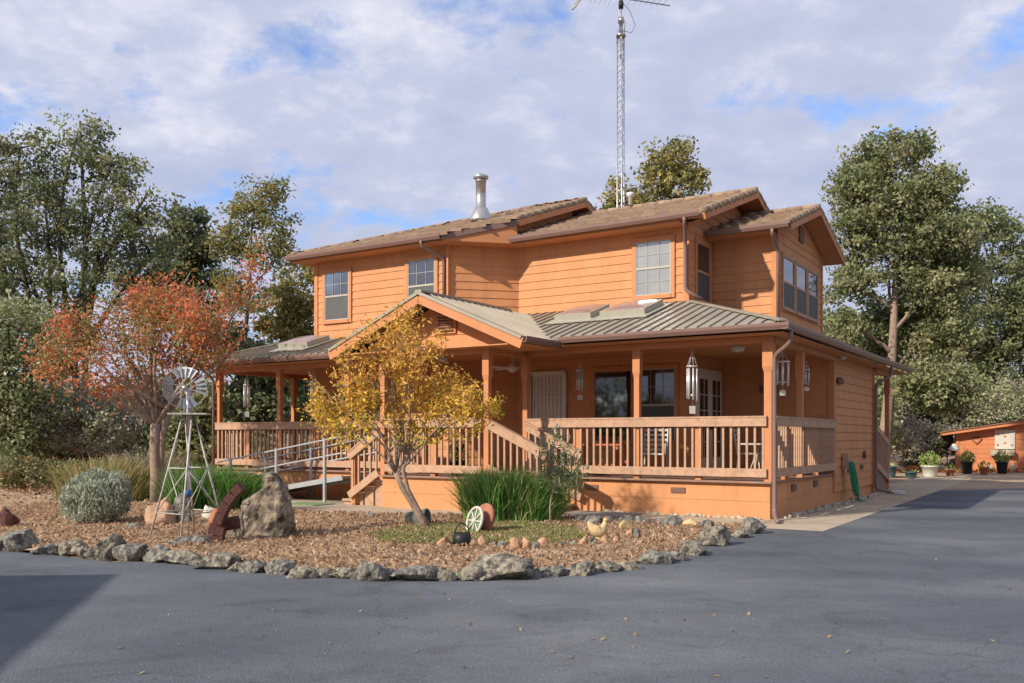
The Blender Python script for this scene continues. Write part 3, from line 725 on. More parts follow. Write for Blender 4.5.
# downspouts
def spout(name, pts, r=.04, m=GUT):
    P_ = [Vector(p) for p in pts]; out = []
    for i, p in enumerate(P_):
        if 0 < i < len(P_)-1:
            for t in (.0, .5, 1.):
                a = p+(P_[i-1]-p).normalized()*min(.09, (P_[i-1]-p).length*.4); b = p+(P_[i+1]-p).normalized()*min(.09, (P_[i+1]-p).length*.4)
                out.append(a.lerp(p, t).lerp(p.lerp(b, t), t))
        else: out.append(p)
    return MB().tube(out, r, 8).build(name, m, house)
spout('downspout', [(-8.30, .74, 5.99), (-8.30, .74, 5.86), (-8.02, YL-.06, 5.62), (-8.02, YL-.06, 4.25)])
spout('downspout', [(-2.36, 1.94, 5.99), (-2.36, 1.94, 5.90), (XW-.02, YC-.10, 5.55), (XW-.02, YC-.10, 4.55), (-2.2, YC-.02, 4.36)])
spout('downspout', [(-.98, 3.42, 5.87), (-.98, 3.42, 5.75), (-1.0, 3.92, 5.50), (-1.0, 3.92, 3.85)])
spout('downspout', [(.44, -.30, 3.26), (.44, -.30, 3.05), (.12, -.14, 2.86), (.12, -.14, .12), (.28, -.55, .05), (.36, -.75, .05)])
spout('downspout', [(.44, 8.9, 3.26), (.44, 8.9, 3.02), (.1, 8.7, 2.80), (.1, 8.7, .12), (.45, 8.7, .06)])
spout('downspout', [(-14.5, -.54, 3.25), (-14.42, -.12, 2.95), (-14.42, -.12, .1)], .035)
# fixtures
lm = MB(); lm.lathe([(.03, 0), (.07, .01), (.075, .16), (.05, .2), (0, .2)], (.12, 4.95, 3.32-.2+.13-.1), 12); w = lm.build('wall_lamp', WHP, house); MB().box(.02, .12, 4.92, 4.98, 3.30, 3.38).build('bracket', DARK, w)
MB().prism([(.04, 4.80, 2.64), (.04, 5.22, 2.62), (.04, 5.24, 2.73), (.04, 5.0, 2.78), (.04, 4.80, 2.75)], (.04, 0, 0)).build('house_plaque', WOODB, house)
MB().box(.03, .16, 5.3, 5.62, .72, 1.08).build('hose_box', RAIL, house)
MB().lathe([(0, 0), (.1, 0), (.1, .03), (0, .04)], (.04, 7.6, 1.02), 10, (1, 0, 0)).build('meter_cover', WOODB, house)
for x, y in ((-1.05, 1.4), (-7.3, .2), (-10.5, .6)):
    MB().lathe([(.14, .0), (.14, -.05), (.12, -.10), (0, -.12)], (x, y, 3.213), 16).build('ceiling_light', WHP, house)

# ceiling fan
fan = empty('ceiling_fan', (*W(-5.9, .9), 3.21), .3, 'white four-blade ceiling fan hanging from the porch ceiling near the front door', 'fan')
MB().tube([(0, 0, 0), (0, 0, -.18)], .02).build('rod', WHITE, fan); MB().lathe([(0, -.16), (.1, -.17), (.12, -.28), (.07, -.34), (0, -.36)], n=16).build('motor', WHITE, fan)
for i in range(4):
    a = i*math.pi/2+.4; MB().beam((.1*math.cos(a), .1*math.sin(a), -.26), (.6*math.cos(a), .6*math.sin(a), -.26), .13, .012, (.15*math.sin(a), -.15*math.cos(a), 1)).build('blade', WHITE, fan)

# wind chimes
def chime(x, y, ztop, L, r, label, n=6, tr=.012):
    o = empty('wind_chime', (*W(x, y), ztop), .2, label, 'wind chime', 'wind chimes hung along the porch eaves')
    mb = MB(); mb.tube([(0, 0, .0), (0, 0, -.05)], .004, 4)
    for i in range(n):
        a = 2*math.pi*i/n; mb.tube([(0, 0, -.05), (r*math.cos(a), r*math.sin(a), -L*.28)], .004, 4)
        mb.tube([(r*math.cos(a), r*math.sin(a), -L*.28), (r*math.cos(a), r*math.sin(a), -L*.33)], .003, 4)
    mb.lathe([(0, -L*.28), (r+.02, -L*.28), (r+.02, -L*.28-.02), (0, -L*.28-.02)], n=14); mb.build('top_ring', CHIME, o)
    mb = MB()
    for i in range(n):
        a = 2*math.pi*i/n; mb.tube([(r*math.cos(a), r*math.sin(a), -L*.32), (r*math.cos(a), r*math.sin(a), -L*(.74+.10*i/n))], tr, 8)
    mb.build('tubes', CHIME, o)
    mb = MB(); mb.tube([(0, 0, -L*.3), (0, 0, -L*.92)], .003, 4); mb.lathe([(0, -L*.72), (r*.7, -L*.72), (r*.7, -L*.75), (0, -L*.75)], n=12); mb.box(-.055, .055, -.006, .006, -L*1.02, -L*.9)
    mb.build('wind_sail', WHP, o)
chime(-1.42, -.02, 3.08, 1.18, .09, 'large silver wind chime between the two right front porch posts', 7, .017)
chime(-4.35, 1.1, 3.1, .85, .06, 'short silver wind chime just right of the white front door', 6, .013)
chime(-.05, .95, 3.08, .85, .11, 'wide silver wind chime over the side railing by the corner downspout', 6, .02)
chime(-.15, 3.0, 3.0, .6, .05, 'small wind chime deep on the side porch near the wall lamp', 5, .012)
chime(-13.3, -.0, 3.08, 1.1, .07, 'long wind chime at the far left end of the porch', 6, .014)
chime(-10.95, -.02, 3.08, 1.1, .07, 'wind chime at the left edge of the yellow tree', 6, .014)

# porch furniture
def deckz(x, y): return (*W(x, y), .672)
t = empty('porch_table', deckz(-3.9, 1.2), -TH, 'low orange wooden table on the porch behind the front railing', 'table')
MB().box(-.55, .55, -.28, .28, .60, .64).build('tabletop', WOODO, t)
for sx in (-1, 1):
    for sy in (-1, 1): MB().box(sx*.48-.03, sx*.48+.03, sy*.22-.03, sy*.22+.03, 0, .6).build('leg', WOODO, t)
MB().box(-.5, .5, -.26, .26, .2, .23).build('shelf', WOODO, t)
def chair(x, y, rz, label):
    o = empty('porch_chair', deckz(x, y), rz, label, 'chair', 'chairs on the porch')
    MB().box(-.24, .24, -.22, .22, .42, .45).build('seat', WHP, o)
    mb = MB()
    for sx in (-1, 1): mb.tube([(sx*.23, .22, .42), (sx*.24, .30, .95)], .015, 6)
    for k in range(5): mb.beam((-.23, .23+.02*k, .52+.1*k), (.23, .23+.02*k, .52+.1*k), .02, .05)
    mb.build('backrest', CREAM, o)
    for sx in (-1, 1):
        for sy in (-1, 1): MB().tube([(sx*.22, sy*.2, .42), (sx*.24, sy*.24, 0)], .015, 6).build('leg', CREAM, o)
        MB().tube([(sx*.25, -.2, .42), (sx*.25, -.22, .64), (sx*.25, .24, .66)], .014, 6).build('armrest', CREAM, o)
chair(-2.75, 1.3, -.3, 'cream porch chair facing the road beneath the right porch window')
chair(-1.3, 2.9, 1.2, 'cream porch chair in front of the french doors')
t = empty('round_table', deckz(-.9, 2.2), 0, 'small round metal table beside the french doors on the porch', 'table')
MB().lathe([(0, .62), (.38, .62), (.38, .65), (0, .65)], n=20).build('tabletop', CREAM, t); mb = MB()
for i in range(3): a = i*2.1; mb.tube([(.05*math.cos(a), .05*math.sin(a), .62), (.12*math.cos(a), .12*math.sin(a), .3), (.28*math.cos(a), .28*math.sin(a), 0)], .014, 6)
mb.build('legs', CREAM, t)
def plant_pot(name, loc, r, h, m, label, cols, n=200, ph=.4, leaf=.07, cat='potted plant', group=None, spread=1.1):
    o = empty(name, loc, 0, label, cat, group)
    MB().lathe([(r*.7, 0), (r*.75, h*.1), (r*.96, h*.86), (r*1.06, h*.86), (r*1.06, h), (r*.9, h), (r*.9, h*.9), (0, h*.9)], n=18).build('pot', m, o)
    th = RNG.random(n)*6.283; rr = RNG.random(n)**.6*r*spread; z = h*.95+RNG.random(n)*ph*(1-.45*(rr/(r*spread))**2)
    leaf_mesh('foliage', np.stack([rr*np.cos(th), rr*np.sin(th), z], 1), leaf, cols, o, updir=(0, 0, .9), aspect=.35); return o
GREENS = [(.06, .13, .03), (.09, .16, .04), (.12, .17, .05), (.05, .09, .025)]
plant_pot('potted_plant', (*W(-3.75, 1.2), 1.312), .13, .16, TERRA, 'leafy green plant in a clay pot on the orange porch table', GREENS, 260, .30, .09, spread=2.2)
plant_pot('potted_plant', deckz(-5.35, 2.1), .14, .25, TERRA, 'tall potted plant beside the white front door', GREENS, 200, .6, .1)
plant_pot('potted_plant', deckz(-6.2, -.7), .2, .3, BLKP, 'dark pot with plant behind the entry railing', GREENS, 220, .45, .09)

# wheelchair ramp -------------------------------------------------
rp = empty('wheelchair_ramp', (*W(-11.0, -.7), 0), -TH, 'grey aluminium wheelchair ramp with pipe handrails rising to the left steps', 'ramp')
def rz_(x): return .28+(x+11.04)*(.628-.28)/2.27       # surface height along x
X0, X1 = -12.8, -8.95; o = -(-11.0)
mb = MB(); mb.prism([(X0+11, -.45, rz_(X0)), (X1+11, -.45, rz_(X1)), (X1+11, -.45, rz_(X1)-.03), (X0+11, -.45, rz_(X0)-.03)], (0, 1.0, 0)); mb.build('ramp_deck', ALUD, rp)
mb = MB()
for y in (-.47, .57): mb.beam((X0+11, y, rz_(X0)-.03), (X1+11, y, rz_(X1)-.03), .035, .11)
mb.build('side_rail', ALU, rp)
for y in (-.5, .6):
    mb = MB()
    for h in (.86, .50): mb.tube([(X0+11-.15, y, rz_(X0)+h-.03), (X0+11, y, rz_(X0)+h), (X1+11, y, rz_(X1)+h), (X1+11.12, y, rz_(X1)+h), (X1+11.12, y, rz_(X1)+h-.08)], .02, 8)
    mb.build('handrail', ALU, rp)
    for x in (-12.5, -10.95, -9.45): MB().box(x+11-.028, x+11+.028, y-.028, y+.028, .02, rz_(x)+.9).build('leg', ALU, rp)
# upper walkway platform against the deck, left of the ramp
mb = MB(); mb.box(-14.1+11, -12.85+11, -.45, .57, .50, .56)
mb.build('platform', ALU, rp)
m_ = MB().box(-.45, .45, -.3, .3, .014, .03).build('door_mat', GREENP, None, (*W(-9.35, -1.75), 0)); m_.rotation_euler.z = -TH; tag(m_, 'small bright green mat on the walkway beside the ramp foot', 'mat')
m_ = MB().box(-.55, .55, -.45, .45, .016, .035).build('door_mat', CONCG, None, (*W(-2.85, -.75), 0)); m_.rotation_euler.z = -TH; tag(m_, 'dark grey rubber mat at the foot of the right steps', 'mat')
m_ = MB().box(-.6, .6, -.5, .5, .016, .04).build('stone_slab', CONCG, None, (*W(-3.6, -2.2), 0)); m_.rotation_euler.z = -TH+.2; tag(m_, 'low grey flagstone between the green grass clump and the right steps', 'stone slab')

# garden hose
hz_ = empty('garden_hose', (*W(.12, 5.42), 0), -TH, 'coiled green garden hose hanging off the orange side wall', 'hose')
mb = MB()
for k in range(6):
    pts = []; a = .045*(k-2.5); dl = random.uniform(.86, 1.1)
    for i in range(25):
        t = i/24*2*math.pi; pts.append((.05+.03*(k % 3)+.07*(1-math.cos(t))/2, a*(.5+.5*(1-math.cos(t))/2)+.10*math.sin(t)+.20*(1-math.cos(t))/2, .90-.37*dl*(1-math.cos(t))))
    mb.tube(pts, .013, 6)
mb.tube([(.1, .2, .16), (.22, .35, .03), (.35, .3, .02), (.3, .1, .02), (.12, .05, .02)], .016, 6)
mb.build('hose_coil', HOSE, hz_); MB().tube([(.05, .24, .62), (.09, .26, .50)], .02, 8).build('nozzle', ROCKY, hz_)

# splash block
sb = MB(); sb.prism([(-.22, -.13, .01), (.22, -.18, .01), (.22, .18, .01), (-.22, .13, .01)], (0, 0, .06)); sb.box(-.2, .2, -.17, -.13, .06, .12); sb.box(-.2, .2, .13, .17, .06, .12)
o = sb.build('splash_block', WHP, None, (*W(.62, 8.75), .01)); o.scale = (.65, .65, .8); tag(o, 'white splash block under the far downspout by the side wall', 'splash block')
sb = MB(); sb.prism([(-.2, -.12, .01), (.2, -.15, .01), (.2, .15, .01), (-.2, .12, .01)], (0, 0, .05)); 

# ------------------------------------------------------------------ antenna tower (behind the house)
tx, ty, _ = at(621, 200, 30.0)
tw = empty('antenna_tower', (tx, ty, 0), .3, 'tall silver lattice tower with television antennas rising behind the tile roof', 'antenna tower')
mb = MB(); rr = .105; tw.scale = (1.25, 1.25, 1.25); zt = (EYE+(HY-36)/F*30)/1.25; legs = [(rr*math.cos(a), rr*math.sin(a)) for a in (.3, .3+2.094, .3+4.188)]
for x, y in legs: mb.tube([(x, y, 0), (x, y, zt)], .016, 6)
mb.build('tower_legs', STEEL, tw)
mb = MB(); z = 5.5
while z < zt-.2:
    for i in range(3):
        a, b = legs[i], legs[(i+1) % 3]; mb.tube([(*a, z), (*b, z+.2)], .008, 4); mb.tube([(*b, z+.2), (*a, z+.4)], .008, 4)
    z += .4
mb.build('lattice', STEEL, tw)
mb = MB(); mb.tube([(0, 0, zt-.6), (0, 0, zt+.95)], .03, 8); mb.tube([(0, 0, zt+.95), (0, 0, zt+3)], .022, 8); mb.build('mast', ALU, tw)
mb = MB(); mb.lathe([(.13, 0), (.13, .05), (.05, .06), (.05, .35), (.08, .36), (.08, .5), (0, .5)], (0, 0, zt-.02), 12); mb.tube([(legs[0][0], legs[0][1], zt), (.12, 0, zt+.4), (0, 0, zt+.5)], .01, 5); mb.build('rotator', STEEL, tw)
MB().tube([(.03, 0, zt+.9), (.25, 0, zt+.7), (.42, .02, zt+.35), (.3, 0, zt+.12), (.05, 0, zt+.15)], .007, 5).build('cable', DARK, tw)
MB().lathe([(.06, 0), (.07, .1), (.06, .2), (0, .2)], (0, 0, zt+.72), 10).build('clamp', DARK, tw)
mb = MB(); zb = zt+1.0; mb.tube([(-1.5, -.3, zb-.20), (0, 0, zb), (1.6, .35, zb+.18)], .018, 6)
for i in range(7):
    x = .30+i*.17; mb.tube([(x+.16, .6, zb+.12+x*.1), (x, 0, zb+x*.1), (x-.20, -.7, zb-.24+x*.1)], .006, 4)
for i in range(5):
    x = -.25-i*.13; mb.tube([(x+.1, .5, zb+.02), (x, 0, zb-.03), (x-.1, -.5, zb-.1)], .006, 4)
mb.build('antenna', ALU, tw)
mb = MB(); mb.tube([(-1.05, 0, zb-.05), (-1.3, 0, zb-.42), (-1.4, 0, zb-.5)], .018, 6); 
for i in range(9):
    t = i/8; x, z = -1.65+.7*t, zb-.16+.07*t; mb.box(x-.01, x+.01, -.45, -.25, z-.06, z+.06)
    x, z = -1.08-.28*t, zb-.08-.40*t; mb.box(x-.05, x+.05, -.01, .01, z-.012, z+.012)
mb.build('corner_reflector', CREAM, tw)

# ------------------------------------------------------------------ rocks
def rock_mesh(seed, sx, sy, sz, sub=3, rough=.22, facets=7):
    rnd = random.Random(seed); bm = bmesh.new(); bmesh.ops.create_icosphere(bm, subdivisions=sub, radius=1)
    planes = [(Vector((rnd.gauss(0, 1), rnd.gauss(0, 1), rnd.gauss(0, .8))).normalized(), rnd.uniform(.48, .82)) for _ in range(facets+3)]
    off = Vector((seed*1.7, seed*.3, seed*2.1))
    for v in bm.verts:
        p = v.co.copy()
        for n, d in planes:
            k = p.dot(n)-d
            if k > 0: p -= n*k*.96
        p *= 1+rough*mnoise.noise(p*1.6+off)+rough*.5*mnoise.noise(p*4+off)+rough*.28*mnoise.noise(p*9+off)
        v.co = Vector((p.x*sx, p.y*sy, p.z*sz))
    zmin = min(v.co.z for v in bm.verts)
    for v in bm.verts:
        if v.co.z < zmin*.55: v.co.z = zmin*.55+(v.co.z-zmin*.55)*.2
    zmin = min(v.co.z for v in bm.verts)
    for v in bm.verts: v.co.z -= zmin
    me = bpy.data.meshes.new('rock'); bm.to_mesh(me); bm.free()
    for p in me.polygons: p.use_smooth = True
    return me
def rock(px, py, wpx, hpx, m, label, group, seed, name='rock', depth=.8, sub=3, rz=0., rough=.22, z=0., cat='rock'):
    x, y = G(px, py, 0); k = y/F; me = rock_mesh(seed, wpx*k*.56, wpx*k*.56*depth, hpx*k*.62, sub, rough)
    ex_ = (max(v.co.x for v in me.vertices)-min(v.co.x for v in me.vertices))/(wpx*k)
    for v in me.vertices: v.co.x /= ex_; v.co.y /= ex_; me.materials.append(m)
    top = max(v.co.z for v in me.vertices); sc_ = hpx*k/top
    o = link(name, me, None, (x, y+wpx*k*.5*depth*.5, z-.03)); o.scale = (1, 1, sc_*1.06); o.rotation_euler.z = rz
    return tag(o, label, cat, group)
# border row: (centre px, base py, width px, height px)
row = [(-75,551,50,24),(-28,551,44,20),(16,549,34,26),(68,553,26,16),(104,558,27,27),(45,554,20,13),(84,556,20,13),(131,558,26,17),(157,561,24,19),(180,563,36,15),(216,568,33,19),(239,571,18,12),(256,572,24,15),(279,574,22,18),(303,577,24,14),(322,577,18,13),(347,578,26,13),(379,580,32,22),(413,580,36,18),(445,580,20,14),(468,580,24,17),(498,578,46,26),(539,577,30,13),(557,576,20,13),(582,575,24,17),(607,571,26,13),(629,569,22,10),(655,563,26,15),(677,560,18,12),(694,554,28,19),(719,545,36,26),(741,537,18,12),(754,533,22,22)]
feat = {20:'', }
row.sort(key=lambda r: r[0])
vis = 0
for i, (px, py, w_, h_) in enumerate(row):
    m = [ROCKM, ROCKG, ROCKM, ROCKM, ROCKG][(i*7) % 5]
    if px > 5: vis += 1
    if px <= 5: lab = 'grey rock of the bed border beyond the left edge of the picture'; 
    else:
        kind = 'tall' if h_ >= 22 else ('long' if w_ >= 32 else ('small' if w_ <= 20 else 'grey'))
        lab = f'{kind} lichen-spotted border rock on the asphalt edge, {ordinal(vis)} from the left'
    rock(px, py+1, w_*(1.48 if 30 < px < 690 else 1.15), h_*(.98 if 30 < px < 690 else .8), m, lab, 'rocks bordering the asphalt', i+3, 'border_rock', .75, 4, random.uniform(-.3, .3), .2)
# inner row of tan rocks edging the grass patch
inner = [(444,550,14,9,ROCKT),(470,549,16,8,ROCKT),(483,549,10,9,ROCKT),(494,550,10,6,ROCKG),(503,551,10,7,ROCKG),(514,553,13,10,ROCKT),(526,553,13,10,ROCKT),(536,553,9,8,ROCKG),(546,551,20,9,ROCKT),(562,550,10,6,ROCKG),(574,550,10,7,ROCKG),(584,548,8,8,ROCKT),(594,548,12,9,ROCKG),(605,547,9,8,ROCKT),(622,543,9,8,ROCKT),(629,541,9,8,ROCKT),(616,546,8,7,ROCKT),(637,541,9,8,ROCKG)]
for i, (px, py, w_, h_, m) in enumerate(inner):
    rock(px, py, w_*1.15, h_*1.7, m, f"{'orange-tan' if m is ROCKT else 'small grey'} stone edging the grass patch, {ordinal(i+1)} from the left of its row", 'stones edging the grass patch', 60+i, 'edging_stone', .8, 3, random.uniform(-1, 1))
rock(625, 533, 15, 15, ROCKY, 'pale yellow rock sitting just right of the hen figure', None, 99, 'rock')
back = [(578,524,14,7,ROCKG),(592,527,20,8,ROCKG),(607,526,12,7,ROCKG),(627,525,16,7,ROCKG),(644,526,18,7,ROCKG),(660,526,12,6,ROCKG),(673,529,20,9,ROCKG),(693,529,17,7,ROCKY),(708,531,14,8,ROCKG)]
for i, (px, py, w_, h_, m) in enumerate(back):
    rock(px, py, w_*1.1, h_*1.6, m, f"{'tan' if m is ROCKY else 'blue-grey'} stone edging the front walkway, {ordinal(i+1)} from the left", 'stones edging the walkway', 120+i, 'edging_stone', .7)
# boulders
def big_boulder():
    y0 = 13.0; k = y0/F; x0 = (262-CX)*k
    prof = [(222,296,545),(226,296,538),(231,295.5,530),(238,295,520),(245,293,510),(251,289,502),(257,284,494),(263,278,487),(266,273,480)]
    bm = bmesh.new(); bmesh.ops.create_icosphere(bm, subdivisions=6, radius=1)
    for v in bm.verts:
        p = v.co; h = (p.z+1)/2*8; i = min(7, int(h)); f = h-i
        l = prof[i][0]*(1-f)+prof[i+1][0]*f; r = prof[i][1]*(1-f)+prof[i+1][1]*f; z = (545-(prof[i][2]*(1-f)+prof[i+1][2]*f))*k
        rr = math.hypot(p.x, p.y)+1e-6; ca, sa = p.x/rr, p.y/rr; sq = 1/max(abs(ca), abs(sa), .7)**.55     # squarish plan
        e = min(1, rr/math.sqrt(max(1e-6, 1-p.z*p.z))) if abs(p.z) < .999 else 1
        fl = rr if h > 7.5 else 1
        w_ = (r-l)/2*k*(1 if 0 < h < 7.6 else rr*2.0); xm = ((l+r)/2-262)*k
        d = .36*(1-.55*h/8)*(1 if 0 < h < 7.6 else rr*2)
        if h < .25: w_ *= rr/.5 if rr < .5 else 1; d *= rr/.5 if rr < .5 else 1
        q = Vector((xm+ca*sq*w_*.92, sa*sq*d, z))
        n = .10*mnoise.noise(q*2.2+Vector((5, 1, 9)))+.06*mnoise.noise(q*5+Vector((1, 7, 2)))+.035*mnoise.noise(q*12)
        q += Vector((ca, sa, .2))*n*(1 if h > .2 else .3)
        v.co = q
    me = bpy.data.meshes.new('boulder'); bm.to_mesh(me); bm.free()
    for p in me.polygons: p.use_smooth = True
    me.materials.append(BOULD); o = link('boulder', me, None, (x0, y0, 0)); tag(o, 'large pointed grey boulder right of the windmill', 'boulder')
big_boulder()
rock(182, 527, 20, 34, ROCKG, 'dark upright rock under the windmill tower', None, 203, 'rock', .8, 4)
rock(158, 528, 30, 30, CREAM if False else ROCKT, 'sloped tan rock at the foot of the red-leaved tree', None, 204, 'rock', .8, 4, .4)
rock(190, 547, 60, 14, ROCKG, 'low dark rock pile between the windmill legs', None, 205, 'rock', .5, 4)
rock(131, 532, 26, 10, ROCKG, 'flat grey rock right of the silver bush', None, 206, 'rock')
rock(112, 530, 12, 8, ROCKT, 'small tan rock below the silver bush', None, 207, 'rock')
rock(5, 530, 24, 24, RUST, 'dark red-brown rock at the left edge of the photo', None, 208, 'rock', .8, 4)
for i, (px, py, w_, h_) in enumerate(((310,528,12,7),(322,522,10,6),(372,519,16,8),(345,530,8,6),(362,541,8,5),(375,543,7,5),(398,517,12,7),(590,519,10,6))):
    rock(px, py, w_, h_, [ROCKG, ROCKT][i in (3, 4, 5)], f"{'tan' if i in (3,4,5) else 'grey'} loose stone on the mulch, {['right of the boulder','behind the boulder near the walkway','left of the yellow tree near the walkway','between boulder and yellow tree','in the open mulch left of the yellow tree','nearest the yellow tree in the open mulch','just behind the yellow tree trunk','at the right steps'][i]}", None, 230+i, 'stone')
# pale pebbles along the skirting
def pebble_row(a, b, n, label_fn, group, side=.12, seed0=300, size=.06):
    mes = [rock_mesh(seed0+k, size, size*.8, size*.62, 2, .2, 5) for k in range(5)]
    for me in mes: me.materials.append(PEB)
    for i in range(n):
        t = (i+random.uniform(.2, .8))/n; x = a[0]+(b[0]-a[0])*t; y = a[1]+(b[1]-a[1])*t
        o = link('pebble', mes[i % 5], None, (*W(x+random.uniform(-1, 1)*side*(a[0] == b[0]), y+random.uniform(-1, 1)*side*(a[0] != b[0])), .0)); o.rotation_euler.z = random.uniform(0, 6); k = random.uniform(.7, 1.4); o.scale = (k, k, k)
        tag(o, label_fn, 'stone', group)
pebble_row((-3.2, -.14), (-.1, -.14), 34, 'pale rounded pebble at the foot of the front porch skirting', 'pebbles along the front skirting', .05)
pebble_row((.22, .3), (.22, 8.6), 70, 'pale pebble at the foot of the side wall', 'pebbles along the side wall', .09)

# segmented rusty arc leaning on the boulder
x, y = G(219, 546); o = empty('iron_wheel_rim', (x, y, 0), 0, 'dark red-brown segmented iron rim arc leaning against the large boulder', 'wheel rim')
mb = MB(); n = 6; kk = y/F
arc = [(-.04, 0), (-.035, .15), (-.005, .30), (.05, .45), (.12, .58), (.21, .70), (.31, .80)]
for i in range(n):
    p, q = arc[i], arc[i+1]; d_ = Vector((q[0]-p[0], 0, q[1]-p[1])); L_ = d_.length
    mb.beam((p[0], 0, p[1]+.0), (q[0]-d_.x*.08, 0, q[1]-d_.z*.08), .20, .115)
mb.build('rim_segments', RUST, o)
mb = MB(); mb.tube([(-.1, .2, .25), (.2, .2, .3)], .09, 12); mb.build('hub', RUST, o)
MB().lathe([(0, 0), (.13, 0), (.13, .12), (.05, .14), (0, .14)], (-.02, .12, .34), 16, (-.8, -.4, .3)).build('roller', TERRA, o)
o2 = rock(208, 522, 14, 16, CREAM, 'broken white stone just behind the rusty rim', None, 240, 'stone', z=.03, cat='stone')

# ------------------------------------------------------------------ windmill
x, y = G(190, 541); wm = empty('garden_windmill', (x, y, 0), .12, 'galvanised ornamental farm windmill on a lattice tower in the rock border', 'windmill')
kx = y/F; mx = [(-.53, -.10), (.02, -.66), (.50, .02), (-.05, .52)]
zp = EYE+(HY-414)*kx
def leg_at(i, z): t = z/zp; a = Vector((*mx[i], 0)); b = Vector((-.02+(.06 if mx[i][0] > 0 else -.06), (.06 if mx[i][1] > 0 else -.06), zp)); return a.lerp(b, t)*1.0+Vector((0, 0, 0)) if False else Vector((a.x+(b.x-a.x)*t, a.y+(b.y-a.y)*t, z))
for i in range(4): MB().tube([leg_at(i, 0), leg_at(i, zp)], .0145, 6).build('leg', GALV, wm)
mb = MB()
for z0 in (.41, 1.02):
    for i in range(4):
        j = (i+1) % 4; j = {0: 1, 1: 2, 2: 3, 3: 0}[i]; mb.tube([leg_at(i, z0), leg_at(j, z0)], .009, 5)
for z0, z1 in ((.41, 1.02),):
    for i in range(4):
        j = (i+1) % 4; mb.tube([leg_at(i, z0), leg_at(j, z1)], .007, 5); mb.tube([leg_at(j, z0), leg_at(i, z1)], .007, 5)
mb.build('brace', GALV, wm)
mb = MB(); mb.box(-.27, .25, -.16, .16, zp-.01, zp+.012); mb.build('platform', GALV, wm)
hub = Vector((-.05, -.10, EYE+(HY-388)*kx)); mb = MB()
mb.tube([(-.02, 0, zp-.3), (-.02, 0, hub.z)], .035, 8); mb.tube([(-.08, -.03, zp), (-.02, 0, hub.z)], .01, 5); mb.tube([(.06, -.03, zp), (-.02, 0, hub.z)], .01, 5); mb.build('head_pole', STEEL, wm)
mb = MB(); mb.tube([(-.02, .0, .0), (-.02, .0, zp)], .012, 6); mb.build('pump_rod', STEEL, wm)
ax = Vector((.30, -.93, .16)).normalized(); ua = ax.cross(Vector((0, 0, 1))).normalized(); va = ua.cross(ax)
wh = MB().lathe([(0, -.03), (.035, -.03), (.035, .03), (0, .04)], hub, 12, ax).build('wheel', STEEL, wm)
nb = 24
for i in range(nb):
    if i in (20, 14, 15, 9, 3): continue
    a = 2*math.pi*i/nb; rd = ua*math.cos(a)+va*math.sin(a); tg = -ua*math.sin(a)+va*math.cos(a)
    b = MB(); r0, r1 = .15, .295; tw0, tw1 = .030, .052; tilt = ax*.5
    p = [hub+rd*r0-(tg+tilt*.8).normalized()*tw0*.5, hub+rd*r0+(tg+tilt*.8).normalized()*tw0*.6, hub+rd*r1+(tg+tilt).normalized()*tw1*.75, hub+rd*r1-(tg+tilt).normalized()*tw1*.65]
    b.prism(p, ax*.003); b.build('blade', STEEL, wh)
mb = MB()
for r_ in (.16, .29): mb.tube([hub+(ua*math.cos(t*math.pi/12)+va*math.sin(t*math.pi/12))*r_+ax*-.012 for t in range(25)], .004, 5)
for i in range(6): a = i*math.pi/3+.3; mb.tube([hub, hub+(ua*math.cos(a)+va*math.sin(a))*.29], .006, 5)
mb.build('spokes', CREAM, wh)
mb = MB(); tl = hub-ax*.05; mb.tube([tl, tl-ax*.5], .01, 5); q = tl-ax*.42; mb.prism([q+Vector((0, 0, .09)), q-ax*.22+Vector((0, 0, .13)), q-ax*.22-Vector((0, 0, .13)), q-Vector((0, 0, .09))], ua*.004)
mb.build('tail', STEEL, wm)
MB().lathe([(0, 0), (.05, 0), (.06, .09), (0, .1)], (-.02, -.05, .62), 10).build('pail', mat('blue_paint', (.05, .14, .32), .5), wm)

# wheel plaque leaning in the grass
x, y = G(478, 536); o = empty('wagon_wheel_ornament', (x, y, 0), .0, 'white spoked wheel ornament leaning on a terracotta disc in the grass patch', 'garden ornament')
ax = Vector((-.80, -.52, .25)).normalized(); c0 = Vector((0, 0, .23))
MB().lathe([(0, -.03), (.23, -.03), (.24, 0), (.23, .03), (0, .03)], c0+Vector((.09, .10, .01)), 30, ax).build('terracotta_disc', TERRA, o)
u1 = ax.cross(Vector((0, 0, 1))).normalized(); v1 = u1.cross(ax)
cc = c0+ax*.06+Vector((0, 0, -.02)); mb = MB(); mb.tube([cc+(u1*math.cos(t*math.pi/16)+v1*math.sin(t*math.pi/16))*.20 for t in range(33)], .022, 8)
for i in range(8): a = i*math.pi/4; mb.tube([cc, cc+(u1*math.cos(a)+v1*math.sin(a))*.2], .012, 6)
mb.lathe([(0, -.02), (.04, -.02), (.04, .03), (0, .03)], cc, 12, ax); mb.build('wheel', CREAM, o)
MB().lathe([(0, 0), (.19, 0), (.19, .006), (0, .006)], cc-ax*.02, 26, ax).build('painted_panel', GREENP, o)
# small dark basket with handle
x, y = G(462, 549); o = empty('iron_kettle', (x, y, .05), .3, 'small black iron pot with looped handle in front of the wheel ornament', 'pot')
MB().lathe([(.10, 0), (.125, .03), (.12, .10), (.10, .16), (.085, .16), (.08, .05), (0, .05)], n=16).build('body', DARK, o)
MB().tube([(-.10, 0, .13), (-.085, 0, .22), (-.03, 0, .28), (.03, 0, .28), (.085, 0, .22), (.10, 0, .13)], .010, 6).build('handle', DARK, o)
